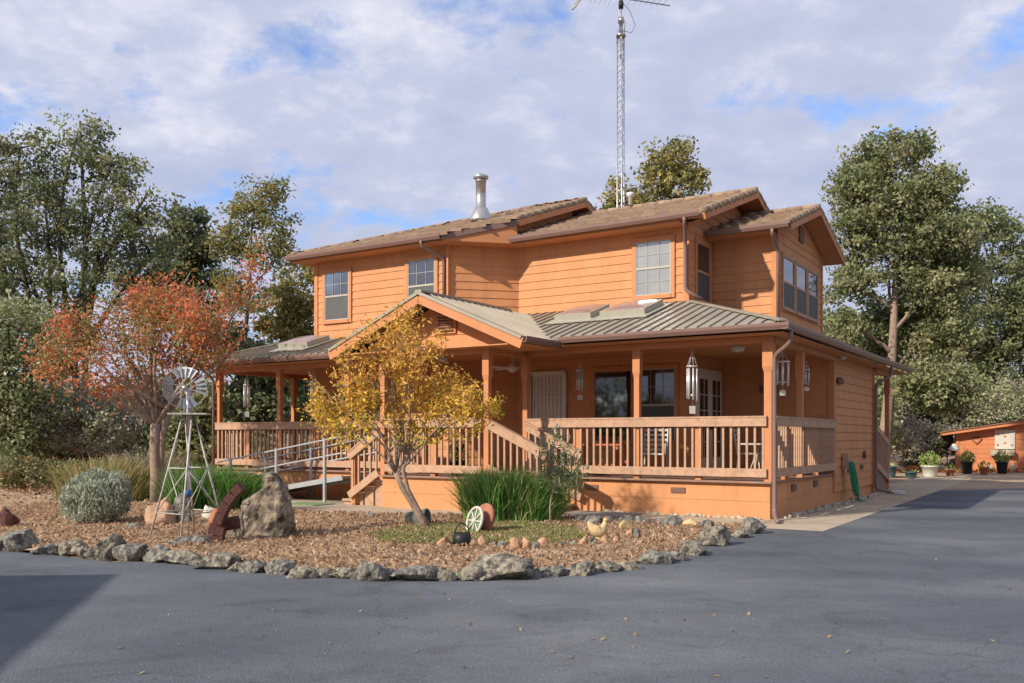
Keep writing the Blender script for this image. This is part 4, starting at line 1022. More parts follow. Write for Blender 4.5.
# tipped grey pot
x, y = G(417, 527); o = empty('tipped_planter', (x, y, .13), .0, 'grey-green pot lying on its side behind the yellow tree trunk', 'planter')
MB().lathe([(.11, -.17), (.125, -.1), (.15, .14), (.165, .14), (.165, .18), (.14, .18), (.12, -.1), (0, -.12)], n=20, axis=(.95, -.25, .05)).build('pot', mat('grey_green_glaze', (.11, .12, .10), .6), o)

# hen figure
def hen(px, py, rz, label):
    x, y = G(px, py); o = empty('hen_figure', (x, y, .04), rz, label, 'garden figure')
    mb = MB(); mb.tube([(-.15, 0, .27), (-.12, 0, .21), (-.06, 0, .15), (0, 0, .12), (.05, 0, .14), (.075, 0, .21), (.085, 0, .27)], [.012, .045, .075, .09, .075, .045, .025], 12)
    mb.tube([(0, 0, .08), (0, 0, 0)], [.05, .06], 10); mb.build('body', ROCKY, o)
    mb = MB(); mb.lathe([(0, -.03), (.03, -.015), (.035, 0), (.025, .025), (0, .03)], (.09, 0, .285), 12); mb.tube([(.11, 0, .285), (.155, 0, .275)], [.012, .002], 6); mb.build('head', ROCKY, o)
    MB().prism([(.06, -.005, .31), (.075, -.005, .34), (.09, -.005, .325), (.105, -.005, .34), (.12, -.005, .31)], (0, .01, 0)).build('comb', TERRA, o)
hen(599, 544, .1, 'yellow stone hen figure standing among the tan rocks')

# ------------------------------------------------------------------ plants
def blades(name, base, rad, h, n, cols, label, cat='plant', width=.012, droop=.5, lean=.5, seedheads=False, group=None):
    o = empty(name, (*base, 0), 0, label, cat, group)
    V = []; Fc = []; C = []
    for i in range(n):
        a = random.uniform(0, 6.283); r = rad*math.sqrt(random.random())*.45; b = Vector((r*math.cos(a), r*math.sin(a), 0)); hh = h*random.uniform(.6, 1.08)
        a2 = a+random.gauss(0, .5); out = Vector((math.cos(a2), math.sin(a2), 0))*(rad*random.uniform(.1, 1.0)*lean*(.4+r/(rad*.45))); sd = Vector((random.gauss(0, 1), random.gauss(0, 1), 0)).normalized()*width*random.uniform(.6, 1.2)
        seg = 5; k0 = len(V); col = random.choice(cols); kk = random.uniform(.75, 1.25)
        for j in range(seg+1):
            t = j/seg; p = b+out*t**1.7*1.2+Vector((0, 0, hh*(t-droop*.35*t**3))); w_ = (1-t**2)*1+.05
            V.append(tuple(p-sd*w_)); V.append(tuple(p+sd*w_))
        for j in range(seg): Fc.append((k0+2*j, k0+2*j+1, k0+2*j+3, k0+2*j+2)); C.append(tuple(c*kk for c in col))
    me = bpy.data.meshes.new('blades'); me.from_pydata(V, [], Fc); me.update(); ca = me.color_attributes.new('tint', 'FLOAT_COLOR', 'CORNER')
    full = np.ones((len(C), 4, 4), dtype=np.float32); full[:, :, :3] = np.array(C)[:, None, :]; ca.data.foreach_set('color', full.ravel()); me.materials.append(LEAF)
    link('blades', me, o); return o
GR = [(.09, .22, .035), (.12, .28, .05), (.17, .32, .07), (.07, .15, .03), (.22, .34, .10)]
STR = [(.25, .22, .09), (.18, .2, .07)]
x, y = G(478, 524); x2, y2 = G(530, 524)
gc = empty('ornamental_grass', (*G(505, 525), 0), 0, 'dense bright green strap-leaved grass clump in the middle of the bed', 'grass clump')
root = gc
def add_blades(root, centers, rad, h, n, cols, width=.012, droop=.5, lean=.5):
    V = []; Fc = []; C = []
    for i in range(n):
        cx, cy = random.choice(centers); a = random.uniform(0, 6.283); r = rad*math.sqrt(random.random()); b = Vector((cx+r*math.cos(a), cy+r*math.sin(a), 0)); hh = h*random.uniform(.45, 1.1)*(1-.25*min(1, (cx/.9)**2))
        g = b.copy(); g.z = 0; a2 = random.uniform(0, 6.283); out = Vector((math.cos(a2), math.sin(a2), 0))*h*random.uniform(0, 1)*lean*.5+b*.28
        sd = Vector((random.gauss(0, 1), random.gauss(0, 1), 0)).normalized()*width*random.uniform(.6, 1.2); seg = 6; k0 = len(V); col = random.choice(cols); kk = random.uniform(.75, 1.25)
        for j in range(seg+1):
            t = j/seg; p = b+out*t**1.8*1.2+Vector((0, 0, hh*(t-droop*.35*t**3))); w_ = (1-t**2)+.05; V += [tuple(p-sd*w_), tuple(p+sd*w_)]
        for j in range(seg): Fc.append((k0+2*j, k0+2*j+1, k0+2*j+3, k0+2*j+2)); C.append(tuple(c*kk for c in col))
    me = bpy.data.meshes.new('blades'); me.from_pydata(V, [], Fc); me.update(); ca = me.color_attributes.new('tint', 'FLOAT_COLOR', 'CORNER')
    full = np.ones((len(C), 4, 4), dtype=np.float32); full[:, :, :3] = np.array(C)[:, None, :]; ca.data.foreach_set('color', full.ravel()); me.materials.append(LEAF)
    return link('blades', me, root)
add_blades(gc, [(-.45, .15), (-.2, 0), (.15, .1), (.45, .1), (.7, .2), (0, .35), (-.3, .4), (.4, .4)], .22, 1.12, 3800, [(.16, .36, .06), (.20, .42, .09), (.25, .46, .11), (.11, .26, .05), (.34, .44, .14), (.10, .2, .04), (.48, .42, .2)], .0105, .5, .7)
gc2 = empty('ornamental_grass', (*G(205, 513), 0), 0, 'loose green strap-leaved grass clump behind the windmill', 'grass clump')
add_blades(gc2, [(-.4, 0), (0, .2), (.35, .1), (.7, .3), (-.2, .5)], .3, 1.15, 2400, GR+[(.12, .25, .05)], .013, .6, .9)
gc3 = empty('ornamental_grass', (*G(150, 500), 0), 0, 'low bright green grass tuft at the trunk of the red tree', 'grass clump')
add_blades(gc3, [(-.2, 0), (.3, .1)], .3, .5, 500, GR, .014, .6, .9)
gc4 = empty('ornamental_grass', (*G(100, 502), 0), 0, 'straw-yellow grass clump behind the silver bush', 'grass clump')
add_blades(gc4, [(-.6, 0), (-.2, .3), (.25, .1), (.6, .2)], .35, 1.25, 900, [(.44, .34, .14), (.36, .31, .13), (.27, .28, .10)], .014, .5, .5)
gc5 = empty('ornamental_grass', (*G(143, 498), 0), 0, 'dark wispy grass with purple plumes left of the red tree trunk', 'grass clump')
add_blades(gc5, [(-.3, 0), (.4, .3)], .35, 1.5, 600, [(.22, .27, .10), (.38, .29, .27), (.30, .22, .22)], .014, .7, .8)
# silver bush
x, y = G(97, 526)
sb = empty('silver_bush', (x, y, 0), 0, 'rounded silver-green lavender bush in the mulch near the left', 'bush')
pts = ell_points([(0, 0, .42, .56, .5, .45), (.15, -.1, .5, .42, .4, .44), (-.2, .1, .42, .4, .4, .42), (.3, 0, .5, .26, .3, .36), (0, 0, .66, .3, .3, .28), (-.35, 0, .5, .2, .3, .3)], 9500, .5); pts = pts+np.array([mnoise.noise(Vector(tuple(p*7))) for p in pts])[:, None]*.10*np.array([.6, .6, 1.2]); pts = pts[pts[:, 2] > .03]
leaf_mesh('foliage', pts, .075, [(.36, .40, .30), (.44, .48, .37), (.27, .31, .22), (.52, .55, .45)], sb, updir=(0, 0, .8), aspect=.24)
mb = MB()
for i in range(26): a = random.uniform(0, 6.3); r = random.uniform(.1, .42); limb(mb, (.04*math.cos(a), .04*math.sin(a), 0), (r*math.cos(a), r*math.sin(a), random.uniform(.4, .75)), .012, .004, .08, 5, 4)
mb.build('stems', BARK, sb)
# slender oleander in front of the right steps
x, y = G(550, 527)
ol = empty('young_shrub', (x, y, 0), 0, 'slender young shrub with narrow grey-green leaves in front of the right steps', 'shrub')
mb = MB(); tips = []
limb(mb, (0, 0, 0), (.06, 0, .62), .02, .015, .05, 6, 4)
for q in ((-.1, 0, 1.3), (.1, .05, 1.5), (.36, 0, 1.15), (.48, .1, 1.0), (-.05, .1, .95), (.25, -.1, 1.3), (.5, 0, .85)):
    pts_ = limb(mb, (.06, 0, .6), q, .010, .004, .06, 5, 6); tips += pts_[2:]
mb.build('stems', BARKL, ol)
tp = np.array([tuple(t) for t in tips]); P_ = tp[RNG.integers(0, len(tp), 750)]+RNG.normal(size=(750, 3))*.085
leaf_mesh('foliage', P_, .10, [(.26, .33, .17), (.32, .38, .22), (.20, .27, .13)], ol, updir=(0, 0, .5), aspect=.22)

# yellow tree
YB = (G(430, 531)); Yd = YB[1]
yl = empty('yellow_tree', (YB[0], YB[1], 0), 0, 'small crape myrtle tree with golden autumn leaves in front of the entry gable', 'tree')
mb = MB(); kx = Yd/F
def yp(px, py, dy=0): p = at(px, py, Yd+dy); return Vector((p[0]-YB[0], p[1]-YB[1], p[2]))
trunkline = [yp(430, 531), yp(422, 520), yp(412, 503), yp(402, 487), yp(396, 473)]
mb.tube(trunkline, [.062, .055, .048, .045, .042], 8)
mb.tube([yp(431, 531), yp(419, 512), yp(408, 490), yp(403, 470), yp(408, 455)], [.05, .045, .035, .03, .026], 8)
Ltree = [(400,330,16,22),(372,352,26,24),(415,362,34,26),(350,385,30,26),(390,395,40,30),(440,395,34,26),(335,405,24,20,.3),(470,405,24,18,-.2),(370,425,36,20),(415,428,44,20),(455,422,30,18),(345,430,28,16),(325,415,22,14,.2),(400,345,22,28,.3),(486,412,14,9),(318,392,10,10)]
LL = [(a[0]-YB[0], a[1]-YB[1], *a[2:]) for a in lob(Ltree, Yd)]
LL = [(l[0], l[1]+random.uniform(-.25, .25), l[2], l[3], min(l[4], .5), l[5]) for l in LL]
tips = []
for i, l in enumerate(LL):
    s = trunkline[-1] if i % 2 else yp(408, 455); m_ = Vector((l[0], l[1], l[2]))
    tips += limb(mb, s, m_+Vector((0, 0, l[5]*.6)), .024, .006, .08, 5, 7)[2:]
def ycol(pos):
    z = pos[:, 2]; t = np.clip((z-.9)/1.6, 0, 1)[:, None]; a = np.array([[.74, .56, .06]]); b = np.array([[.72, .44, .09]]); c = np.array([[.56, .32, .10]])
    r = RNG.random((len(pos), 1)); base = a*(1-t)+b*t; g = np.array([[.42, .44, .06]]); 
    out = np.where(r < .25, c, base); out = np.where((RNG.random((len(pos), 1)) < .22*(1-t)), g, out); return out
def sprays(cl, cen, per, length, rad):
    d = (cl-np.array(cen)); d /= np.linalg.norm(d, axis=1)[:, None]; d = d*.8+RNG.normal(size=d.shape)*.45+np.array([0, 0, .55]); d /= np.linalg.norm(d, axis=1)[:, None]
    t = RNG.random((len(cl), per, 1))-.35; L_ = length*(.5+RNG.random((len(cl), 1, 1)))
    return (cl[:, None]+d[:, None]*t*L_+RNG.normal(size=(len(cl), per, 3))*rad*(1.1-t*.6)), d
cl = ell_points(LL, 640, .12); g_ = np.array([mnoise.noise(Vector(tuple(p*2.2))) for p in cl]); cl = cl[g_ > -.16]
pos, dd = sprays(cl, (LL[3][0]+.3, 0, 1.5), 24, .42, .05); pos = pos.reshape(-1, 3)
leaf_mesh('crown', pos, .070, ycol(pos), yl, aspect=.42)
tp = np.array([tuple(t) for t in tips])
for q in cl[::2]:
    d = np.linalg.norm(tp-q, axis=1); s = tp[d.argmin()]; limb(mb, s, q, .008, .003, .08, 4, 3)
mb.build('trunk', BARKT, yl)

# red tree
RB = G(157, 503); Rd = RB[1]
RT = [(75,330,34,24),(110,318,36,26),(150,300,36,26),(190,300,34,26),(230,290,16,26,.3),(250,275,10,20,.3),(215,330,40,22),(170,335,44,24),(130,345,44,24),(90,360,40,20),(65,375,26,14),(110,385,40,16),(150,370,40,20),(190,360,44,20),(225,345,26,16),(180,275,16,16),(130,395,26,12),(85,345,24,16),(240,330,18,10)]
def rcol(pos):
    n = len(pos); x = pos[:, 0]; t = np.clip((x+2.2)/4.6, 0, 1)[:, None]; r = RNG.random((n, 1)); s = np.array([mnoise.noise(Vector((p[0]*1.1, p[1]*1.1, p[2]*1.1))) for p in pos[::22]]); s = np.repeat(s, 22)[:n, None]
    red = np.array([[.62, .18, .09]]); org = np.array([[.52, .25, .09]]); grn = np.array([[.27, .26, .09]]); out = np.where(s > .12, red, org); out = np.where(s < -.10, grn, out)
    out = np.where((pos[:, 2:3] < 2.9) & (RNG.random((n, 1)) < .5), np.array([[.64, .25, .11]]), out); return np.where(r < .12, grn, out)
rt = empty('red_tree', (RB[0], RB[1], 0), 0, 'broad tree with red and orange autumn leaves behind the windmill', 'tree')
LL = [(a[0]-RB[0], a[1]-RB[1]+random.uniform(-.8, .8), a[2], a[3], min(a[4], .9), a[5]) for a in lob(RT, Rd)]
mb = MB(); tl = [(0, 0, -.05), (-.02, 0, .6), (-.05, 0, 1.2), (-.02, .0, 1.75)]; mb.tube(tl, [.16, .12, .11, .12], 9)
mb.tube([(.1, 0, -.05), (.06, .05, .7), (.12, 0, 1.5), (.3, 0, 2.1)], [.09, .075, .07, .06], 8)
tips = []
for i, l in enumerate(LL): tips += limb(mb, (-.02, 0, 1.7) if i % 3 else (.3, 0, 2.05), (l[0], l[1], l[2]+l[5]*.5), .06, .012, .09, 6, 8)[2:]
cl = ell_points(LL, 1100, .15); per = 22; g_ = np.array([mnoise.noise(Vector(tuple(p*1.2))) for p in cl]); cl = cl[g_ > -.12]
pos, dd = sprays(cl, (0, 0, 2.2), per, .6, .13); pos = pos.reshape(-1, 3)
leaf_mesh('crown', pos, .092, rcol(pos), rt, aspect=.42)
tp = np.array([tuple(t) for t in tips])
for q in cl[::2]:
    d = np.linalg.norm(tp-q, axis=1)+np.maximum(0, tp[:, 2]-q[2]); s = tp[d.argmin()]; limb(mb, s, q, .018, .005, .1, 4, 4)
mb.build('trunk', BARKT, rt)

# background trees -------------------------------------------------
FK = 1.3
OAK = [(.19, .215, .095), (.145, .17, .07), (.24, .25, .12), (.12, .145, .065), (.27, .265, .14)]
OAKD = [(.10, .125, .065), (.13, .15, .075), (.08, .10, .05), (.165, .175, .09)]
OAKO = [(.27, .235, .08), (.21, .20, .07), (.31, .25, .09), (.17, .165, .065)]
OLV = [(.27, .30, .15), (.33, .35, .20), (.21, .24, .12), (.38, .38, .24)]
GRY = [(.27, .245, .20), (.34, .30, .25), (.22, .205, .165), (.28, .25, .19)]
OAK, OAKD, OAKO, OLV, GRY = [[tuple(c*FK for c in q) for q in L_] for L_ in (OAK, OAKD, OAKO, OLV, GRY)]
def bgtree(px, Y, items, label, cols, size=.2, n=1, tr=.2, **kw):
    x = (px-CX)/F*Y; a = dict(trunk_r=tr, size=size, cols=cols); a.update(kw)
    return make_tree(kw.pop('tname', 'oak_tree') if False else 'oak_tree', (x, Y), lob(items, Y), label, group=None, **a)
bgtree(62, 30, [(20,160,42,34),(75,150,44,30),(112,175,34,28),(45,215,56,40),(110,225,46,34),(20,270,50,40),(90,280,54,36),(140,215,22,26),(150,265,30,30,1),(30,330,50,36,-1),(150,195,14,14),(80,125,22,12),(-30,200,40,50),(-60,290,50,60),(-20,260,40,60,2)],
       'large spreading oak with dark limbs at the far left', OAK+OAKD, .12, nclu=1000, per=56, crad=.50, tr=.26, fork=.28, twigs=160, stems=4, shell=.15, wob=.05)
bgtree(195, 38, [(190,225,24,30),(178,260,34,30),(205,265,24,30),(195,305,36,34),(170,300,30,30)], 'dark narrow oak between the large oak and the slim tree', OAKD, .19, nclu=380, per=44, crad=.55, tr=.22, twigs=50, shell=.2)
bgtree(243, 36, [(262,195,24,20),(245,215,24,20),(275,225,18,22),(230,240,16,16),(262,255,30,20),(235,285,20,18),(282,255,12,14),(255,300,26,14)], 'slim airy tree with open crown behind the red tree', OAKO+OAK[:2], .13, nclu=300, per=40, crad=.5, tr=.17, twigs=80, fork=.45, bark=BARK, shell=.1, wob=.03)
bgtree(295, 42, [(300,285,22,26),(285,310,30,26),(310,320,20,26),(280,345,34,30)], 'rounded olive tree beside the upper left corner of the house', OAKO, .2, nclu=260, per=44, crad=.6, tr=.2, twigs=30)
bgtree(672, 46, [(672,160,24,22),(655,175,16,16),(690,178,18,14),(672,195,36,20),(640,200,14,10),(665,240,44,34),(690,290,50,40),(650,320,40,40)], 'yellowish round-topped oak showing above the main roof', OAKO, .19, nclu=700, per=40, crad=.6, tr=.25, twigs=60, shell=.15)
bgtree(618, 44, [(618,192,14,12),(622,206,20,12),(620,250,34,30),(615,310,44,40)], 'low treetop behind the foot of the antenna tower', OAKO, .19, nclu=300, per=36, crad=.5, tr=.15, twigs=10)
bgtree(880, 30, [(870,160,26,20),(885,168,24,20),(890,145,20,12),(905,150,26,18),(850,185,26,20),(935,190,30,24),(880,200,44,30),(860,235,34,26),(920,235,46,32),(885,275,50,30,.5),(845,290,22,18),(935,290,32,28),(955,245,22,28),(940,225,26,24,1),(958,275,26,26,1),(945,315,30,26,1),(915,350,36,28,1),(905,320,50,26,1.5),(850,330,22,20),(885,350,40,24,1.8),(945,340,30,30),(925,385,34,26,-1),(960,390,26,24,-1)],
       'tall oak with a pale trunk right of the house', OAK+OAK[:1]+[(.34, .32, .17)], .125, nclu=2000, per=50, crad=.46, tr=.24, bark=BARKT, fork=.34, twigs=160, shell=.1, wob=.04)
bgtree(990, 45, [(985,225,30,22),(1010,240,28,26),(960,265,26,28),(1000,285,44,34),(1030,300,34,50),(985,330,44,34),(1015,360,40,34),(965,360,30,30),(1000,395,36,20),(1040,330,40,50),(950,330,26,30),(1030,400,30,26),(960,400,28,22)],
       'broad dark oak above the orange shed', OAKD+OAK, .17, nclu=1100, per=46, crad=.6, tr=.3, twigs=80, shell=.2, fork=.25)
bgtree(922, 43, [(915,400,30,26),(935,385,26,30),(900,425,22,20),(945,415,24,22)], 'dark bushy evergreen left of the orange shed', OAKD+[(.05, .08, .03)], .16, nclu=460, per=44, crad=.5, tr=.2, twigs=20, fork=.3, shell=.4)
bgtree(846, 40, [(840,330,22,22),(850,370,28,30),(838,400,24,24),(868,395,24,26),(825,350,14,30)], 'bushy green tree just behind the back porch', OAK, .18, nclu=420, per=44, crad=.55, tr=.2, twigs=20, shell=.4)
bgtree(20, 26, [(10,330,40,34),(0,385,44,40),(30,400,26,34),(-40,360,50,60),(15,440,34,24),(45,350,18,26)], 'pale olive-green tree low at the left edge', OLV+OAK[:2], .12, nclu=620, per=40, crad=.5, tr=.18, twigs=90, shell=.15, stems=3, sheet_=.8)
bgtree(240, 33, [(232,350,20,24),(262,365,26,20),(290,370,24,24),(240,400,26,20),(275,410,34,22)], 'dark oak with crooked trunk seen through the left porch', OAKD+OAK[:1], .17, nclu=330, per=40, crad=.5, tr=.22, twigs=30, shell=.3, fork=.25)
bgtree(330, 37, [(330,370,30,34),(300,400,34,30),(340,420,40,24)], 'dense dark tree behind the porch next to the yellow tree', OAKD, .18, nclu=340, per=44, crad=.55, tr=.2, twigs=10, shell=.4)
# brushy shrubs
def shrub(px, Y, items, label, cols, size=.12, nclu=220, per=40, crad=.4, shell=.35):
    x = (px-CX)/F*Y; return make_tree('wild_shrub', (x, Y), lob(items, Y), label, 'shrub', trunk_r=.05, fork=.1, nclu=nclu, per=per, crad=crad, size=size, cols=cols, bark=BARKL, twigs=40, stems=4, group='wild shrubs around the clearing', shell=shell)
shrub(85, 28, [(80,400,34,24),(105,410,30,22),(60,420,26,22)], 'grey leafless-looking brush behind the straw-yellow grass', GRY, .09, 260, 26, .4)
shrub(140, 30, [(135,400,30,34),(165,430,26,26),(120,440,30,20)], 'dull olive brush behind the red tree trunk', OAKD+GRY, .11, 260, 34)
shrub(45, 29, [(30,455,30,14),(60,460,30,12),(90,462,26,10)], 'low rust-brown ground shrub at the far left clearing edge', [(.16, .06, .03), (.08, .09, .03), (.2, .09, .04)], .1, 200, 36, .3)
shrub(200, 26, [(185,430,26,26),(215,445,26,22),(205,400,22,20)], 'green brush between the windmill and the porch', OAK, .12, 260, 40)
shrub(900, 38, [(885,440,20,16),(905,430,24,14),(890,410,20,14)], 'grey twiggy brush beyond the back stair', GRY, .10, 240, 26, .4)
shrub(1000, 42, [(985,405,30,22),(1015,400,26,26),(960,410,24,20)], 'pale grey dry brush above the shed roof', OLV+GRY[:2], .11, 320, 30, .5)
shrub(940, 41, [(945,440,30,16),(920,445,26,14)], 'low dark brush at the foot of the trees left of the shed', OAKD+GRY, .12, 220, 36, .4)
shrub(870, 36, [(872,400,22,30),(880,430,18,20)], 'light green brush behind the back porch post', OLV+OAK, .12, 240, 36, .4)
shrub(110, 25, [(20,472,40,14),(75,474,36,12),(130,470,36,16),(180,468,30,16)], 'low olive undergrowth along the left edge of the clearing', OAK+[(.4, .2, .09), (.33, .28, .12)], .09, 420, 30, .3)
shrub(60, 27, [(60,420,44,30),(110,430,34,24),(15,450,30,20)], 'tangled grey-green brush under the pale olive tree', GRY+OLV, .10, 420, 28, .4)
# far woodland mass
def woods():
    P_ = []
    for _ in range(150):
        a = random.uniform(-.75, .75); d = random.uniform(48, 85); x, y = d*math.sin(a), d*math.cos(a)
        r = random.uniform(2.0, 3.6); zc = random.uniform(.5, 1.0)*r+random.uniform(0, 1.2); n = 520
        q = RNG.normal(size=(n, 3)); q /= np.linalg.norm(q, axis=1)[:, None]; q *= (.5+.5*RNG.random((n, 1))); q = q*np.array([r, r, r*.9])+np.array([x, y, zc]); P_.append(q[q[:, 2] > 0])
    P_ = np.concatenate(P_); o = leaf_mesh('woodland', P_, .42, OAKD+OAK+GRY[:2], None); struct(o, 'stuff', 'distant brush and woodland closing off the clearing', 'woodland')
woods()
def woods_behind():
    P_ = []
    for i in range(150):
        a = R(random.uniform(38, 322) if i < 80 else random.uniform(110, 220)); d = random.uniform(42, 56) if a < R(225) else random.uniform(75, 90)
        x, y = d*math.sin(a), d*math.cos(a); r = random.uniform(2.4, 4.0); n = 330
        for zc in (r*.8, r*(2.4 if a < R(110) else 1.6)):
            q = RNG.normal(size=(n, 3)); q /= np.linalg.norm(q, axis=1)[:, None]; q = q*(.6+.4*RNG.random((n, 1)))*np.array([r, r, r])+np.array([x, y, zc]); P_.append(q[q[:, 2] > 0])
    P_ = np.concatenate(P_); o = leaf_mesh('woodland', P_, .6, OAKD+OAK+OAKO+[(.45, .2, .07)]*2, None); struct(o, 'stuff', 'oak woodland around the clearing behind the viewer', 'woodland')
woods_behind()

# ------------------------------------------------------------------ ground litter (stuff)
def scatter_flat(name, region_fn, n, size, cols, label, cat, zf=lambda x, y: .02, aspect=.5, tilt=.75):
    P_ = []
    while len(P_) < n:
        p = region_fn()
        if p: P_.append((p[0], p[1], zf(*p)))
    o = leaf_mesh(name, np.array(P_), size, cols, None, flat=tilt, aspect=aspect); struct(o, 'stuff', label, cat); return o
def bedpt():
    x = random.uniform(-10, 4.3); y = random.uniform(9.2, 19)
    return (x, y) if inside((x, y), ring) else None
CHIP = [(.47, .33, .20), (.36, .22, .13), (.60, .46, .32), (.20, .12, .08), (.42, .27, .16), (.55, .41, .27), (.30, .19, .12), (.52, .31, .17)]
scatter_flat('mulch_chips', bedpt, 42000, .055, CHIP, 'red-brown bark chips covering the planting bed', 'mulch', lambda x, y: random.uniform(.05, .085), .45, .6)
gp = [G(*p) for p in ((380,546),(430,549),(470,547),(520,549),(560,548),(590,540),(575,531),(520,526),(450,527),(400,532),(370,538))]
def grasspt():
    x = random.uniform(-3, 2); y = random.uniform(11.0, 15.5); q = (x+random.gauss(0, .08), y+random.gauss(0, .08))
    return q if inside(q, gp) and (mnoise.noise(Vector((x*1.3, y*1.3, 0))) > -.25 or random.random() < .25) else None
P_ = []
while len(P_) < 15000:
    p = grasspt()
    if p: P_.append((p[0], p[1], random.uniform(.06, .085)))
o = leaf_mesh('grass_patch', np.array(P_), .055, [(.24, .28, .08), (.30, .31, .10), (.38, .32, .15), (.18, .23, .07), (.42, .34, .19)], None, updir=(0, 0, .5), aspect=.3); struct(o, 'stuff', 'short patchy green grass around the wheel ornament', 'grass')
def roadpt():
    py = 560+123*random.random(); px = random.uniform(-50, 1100)
    if random.random() > .45: px = random.gauss(480, 160); py = random.gauss(625, 28)
    if py < 560 or py > 700: return None
    q = G(px, py); return q if inside(q, road) else None
scatter_flat('fallen_leaves', roadpt, 75, .038, [(.46, .32, .15), (.38, .25, .14), (.52, .38, .18)], 'scattered yellow fallen leaves on the asphalt', 'leaves', lambda x, y: .012, .55, .93)
def litterpt():
    x = random.uniform(-16, -5); y = random.uniform(15, 34); return (x, y) if -.62 < x/y < -.2 else None
scatter_flat('leaf_litter', litterpt, 9000, .10, CHIP+[(.44, .20, .08)], 'tan and orange leaf litter on the clearing behind the bed', 'leaves', lambda x, y: random.uniform(.0, .07), .5, .7)
def litter2():
    x = random.uniform(13, 34); y = random.uniform(36.5, 47); return (x, y)
scatter_flat('autumn_leaf_litter', litter2, 9000, .16, [(.50, .17, .05), (.42, .14, .05), (.5, .24, .09), (.3, .12, .05)], 'bright orange leaf litter under the trees beside the shed', 'leaves', lambda x, y: random.uniform(.0, .12), .6, .6)

# ------------------------------------------------------------------ shed and pots (right)
sx, sy = 18.95, 38.9
shd = empty('garden_shed', (sx, sy, 0), -.43, 'low orange shed with sloping roof at the right edge', 'shed')
mb = MB(); wl, dp = 3.6, 2.6
mb.prism([(-.0, 0, 0), (wl, 0, 0), (wl, 0, 2.25), (0, 0, 1.60)], (0, dp, 0)); mb.build('wall', SHEDM, shd)
mb = MB()
for i in range(7): z = .2*i+.15; mb.box(.005, wl-.005, -.012, -.001, z, z+.03)
mb.box(-.02, .09, -.03, -.005, 0, 1.6); mb.box(wl*.72, wl*.72+.09, -.03, -.005, 0, 2.15)
mb.build('batten', SHEDM, shd)
mb = MB(); mb.prism([(-.62, -.45, 1.50), (wl+.3, -.45, 2.21), (wl+.3, -.45, 2.33), (-.62, -.45, 1.62)], (0, dp+.9, 0)); rf = mb.build('roof', SHEDM, shd)
mb = MB(); mb.prism([(-.68, -.5, 1.622), (wl+.35, -.5, 2.342), (wl+.35, -.5, 2.38), (-.68, -.5, 1.66)], (0, dp+1.0, 0)); mb.build('roofing', mat('felt', (.26, .14, .09), .9), rf)
MB().box(wl*.75, wl*.97, -.02, -.004, .02, 1.95).build('door', WOODB, shd)
g = MB().box(1.45, 2.2, -.06, -.03, .95, 1.75).build('wall_panel', CREAM, shd); mb = MB()
for i in range(5): MB().lathe([(0, 0), (.05, 0), (.04, .02), (0, .03)], (1.56+(i % 3)*.26, -.062, 1.12+(i//3)*.36+(i % 2)*.08), 8, (0, -1, 0)).build('rosette', SHEDM, g)
pl = MB().box(1.28, 2.15, -.30, -.065, .68, .92).build('wall_planter', PEB, shd)
mb = MB(); mb.tube([(.8+.001*i, 0, 0) for i in range(2)], .001, 3); mb = MB(); hp = []
for i in range(25): t = i/24*2*math.pi; hp.append((.78+.011*16*math.sin(t)**3, -.03, 1.33+.011*(13*math.cos(t)-5*math.cos(2*t)-2*math.cos(3*t)-math.cos(4*t))))
mb.tube(hp, .025, 6); mb.build('heart_wreath', VENT, shd)
lx, ly, lz = at(954, 433, 38.3)
o = empty('hanging_bell', (lx, ly, lz), 0, 'small white bell hanging from the shed eave', 'bell'); MB().tube([(0, 0, .0), (0, 0, -.45)], .008, 4).build('chain', STEEL, o); MB().lathe([(.22, -.74), (.20, -.66), (.10, -.50), (.05, -.45), (0, -.44)], n=16).build('bell', WHP, o)
def ppot(px, py, r, h, m, label, cols, n, ph, sh=0, lf=.12):
    x, y = G(px, py); plant_pot('potted_plant', (x, y, 0), r, h, m, label, cols, n, ph, lf, group='potted plants in front of the shed', spread=1.25)
LG = [(.30, .40, .10), (.36, .44, .14), (.22, .32, .08)]
ppot(930, 477, .30, .42, WHP, 'large white bowl pot with spiky green plant', LG, 320, .55)
ppot(967, 474, .22, .50, BLKP, 'black tub with yellow-green plant, left of the two black tubs', LG, 220, .48)
ppot(1002, 474, .22, .50, BLKP, 'black tub with yellow-green plant, right of the two black tubs', LG, 220, .48)
ppot(950, 476, .17, .26, TERRA, 'small square terracotta pot between the white bowl and the left black tub', LG, 40, .2)
ppot(984, 475, .17, .30, TERRA, 'small terracotta pot between the two black tubs', LG, 60, .25)
ppot(911, 478, .22, .22, BLUEP, 'low blue glazed pot left of the white bowl pot', LG, 20, .1)
ppot(891, 477, .2, .4, BLUEP, 'dark teal pot behind the back stair', LG, 30, .2)
for i in range(34):
    px = 893+i*3.9+random.uniform(-1, 1); py = 468+random.uniform(-2.5, 4)
    if 948 < px < 952: continue
    rock(px, py, random.uniform(5, 11), random.uniform(4, 9), random.choice([ROCKT, ROCKG, PEB]), f'stone of the low wall behind the shed-side pots, {ordinal(i+1)} from the left', 'stones along the far yard edge', 400+i, 'edging_stone', .8, 2)

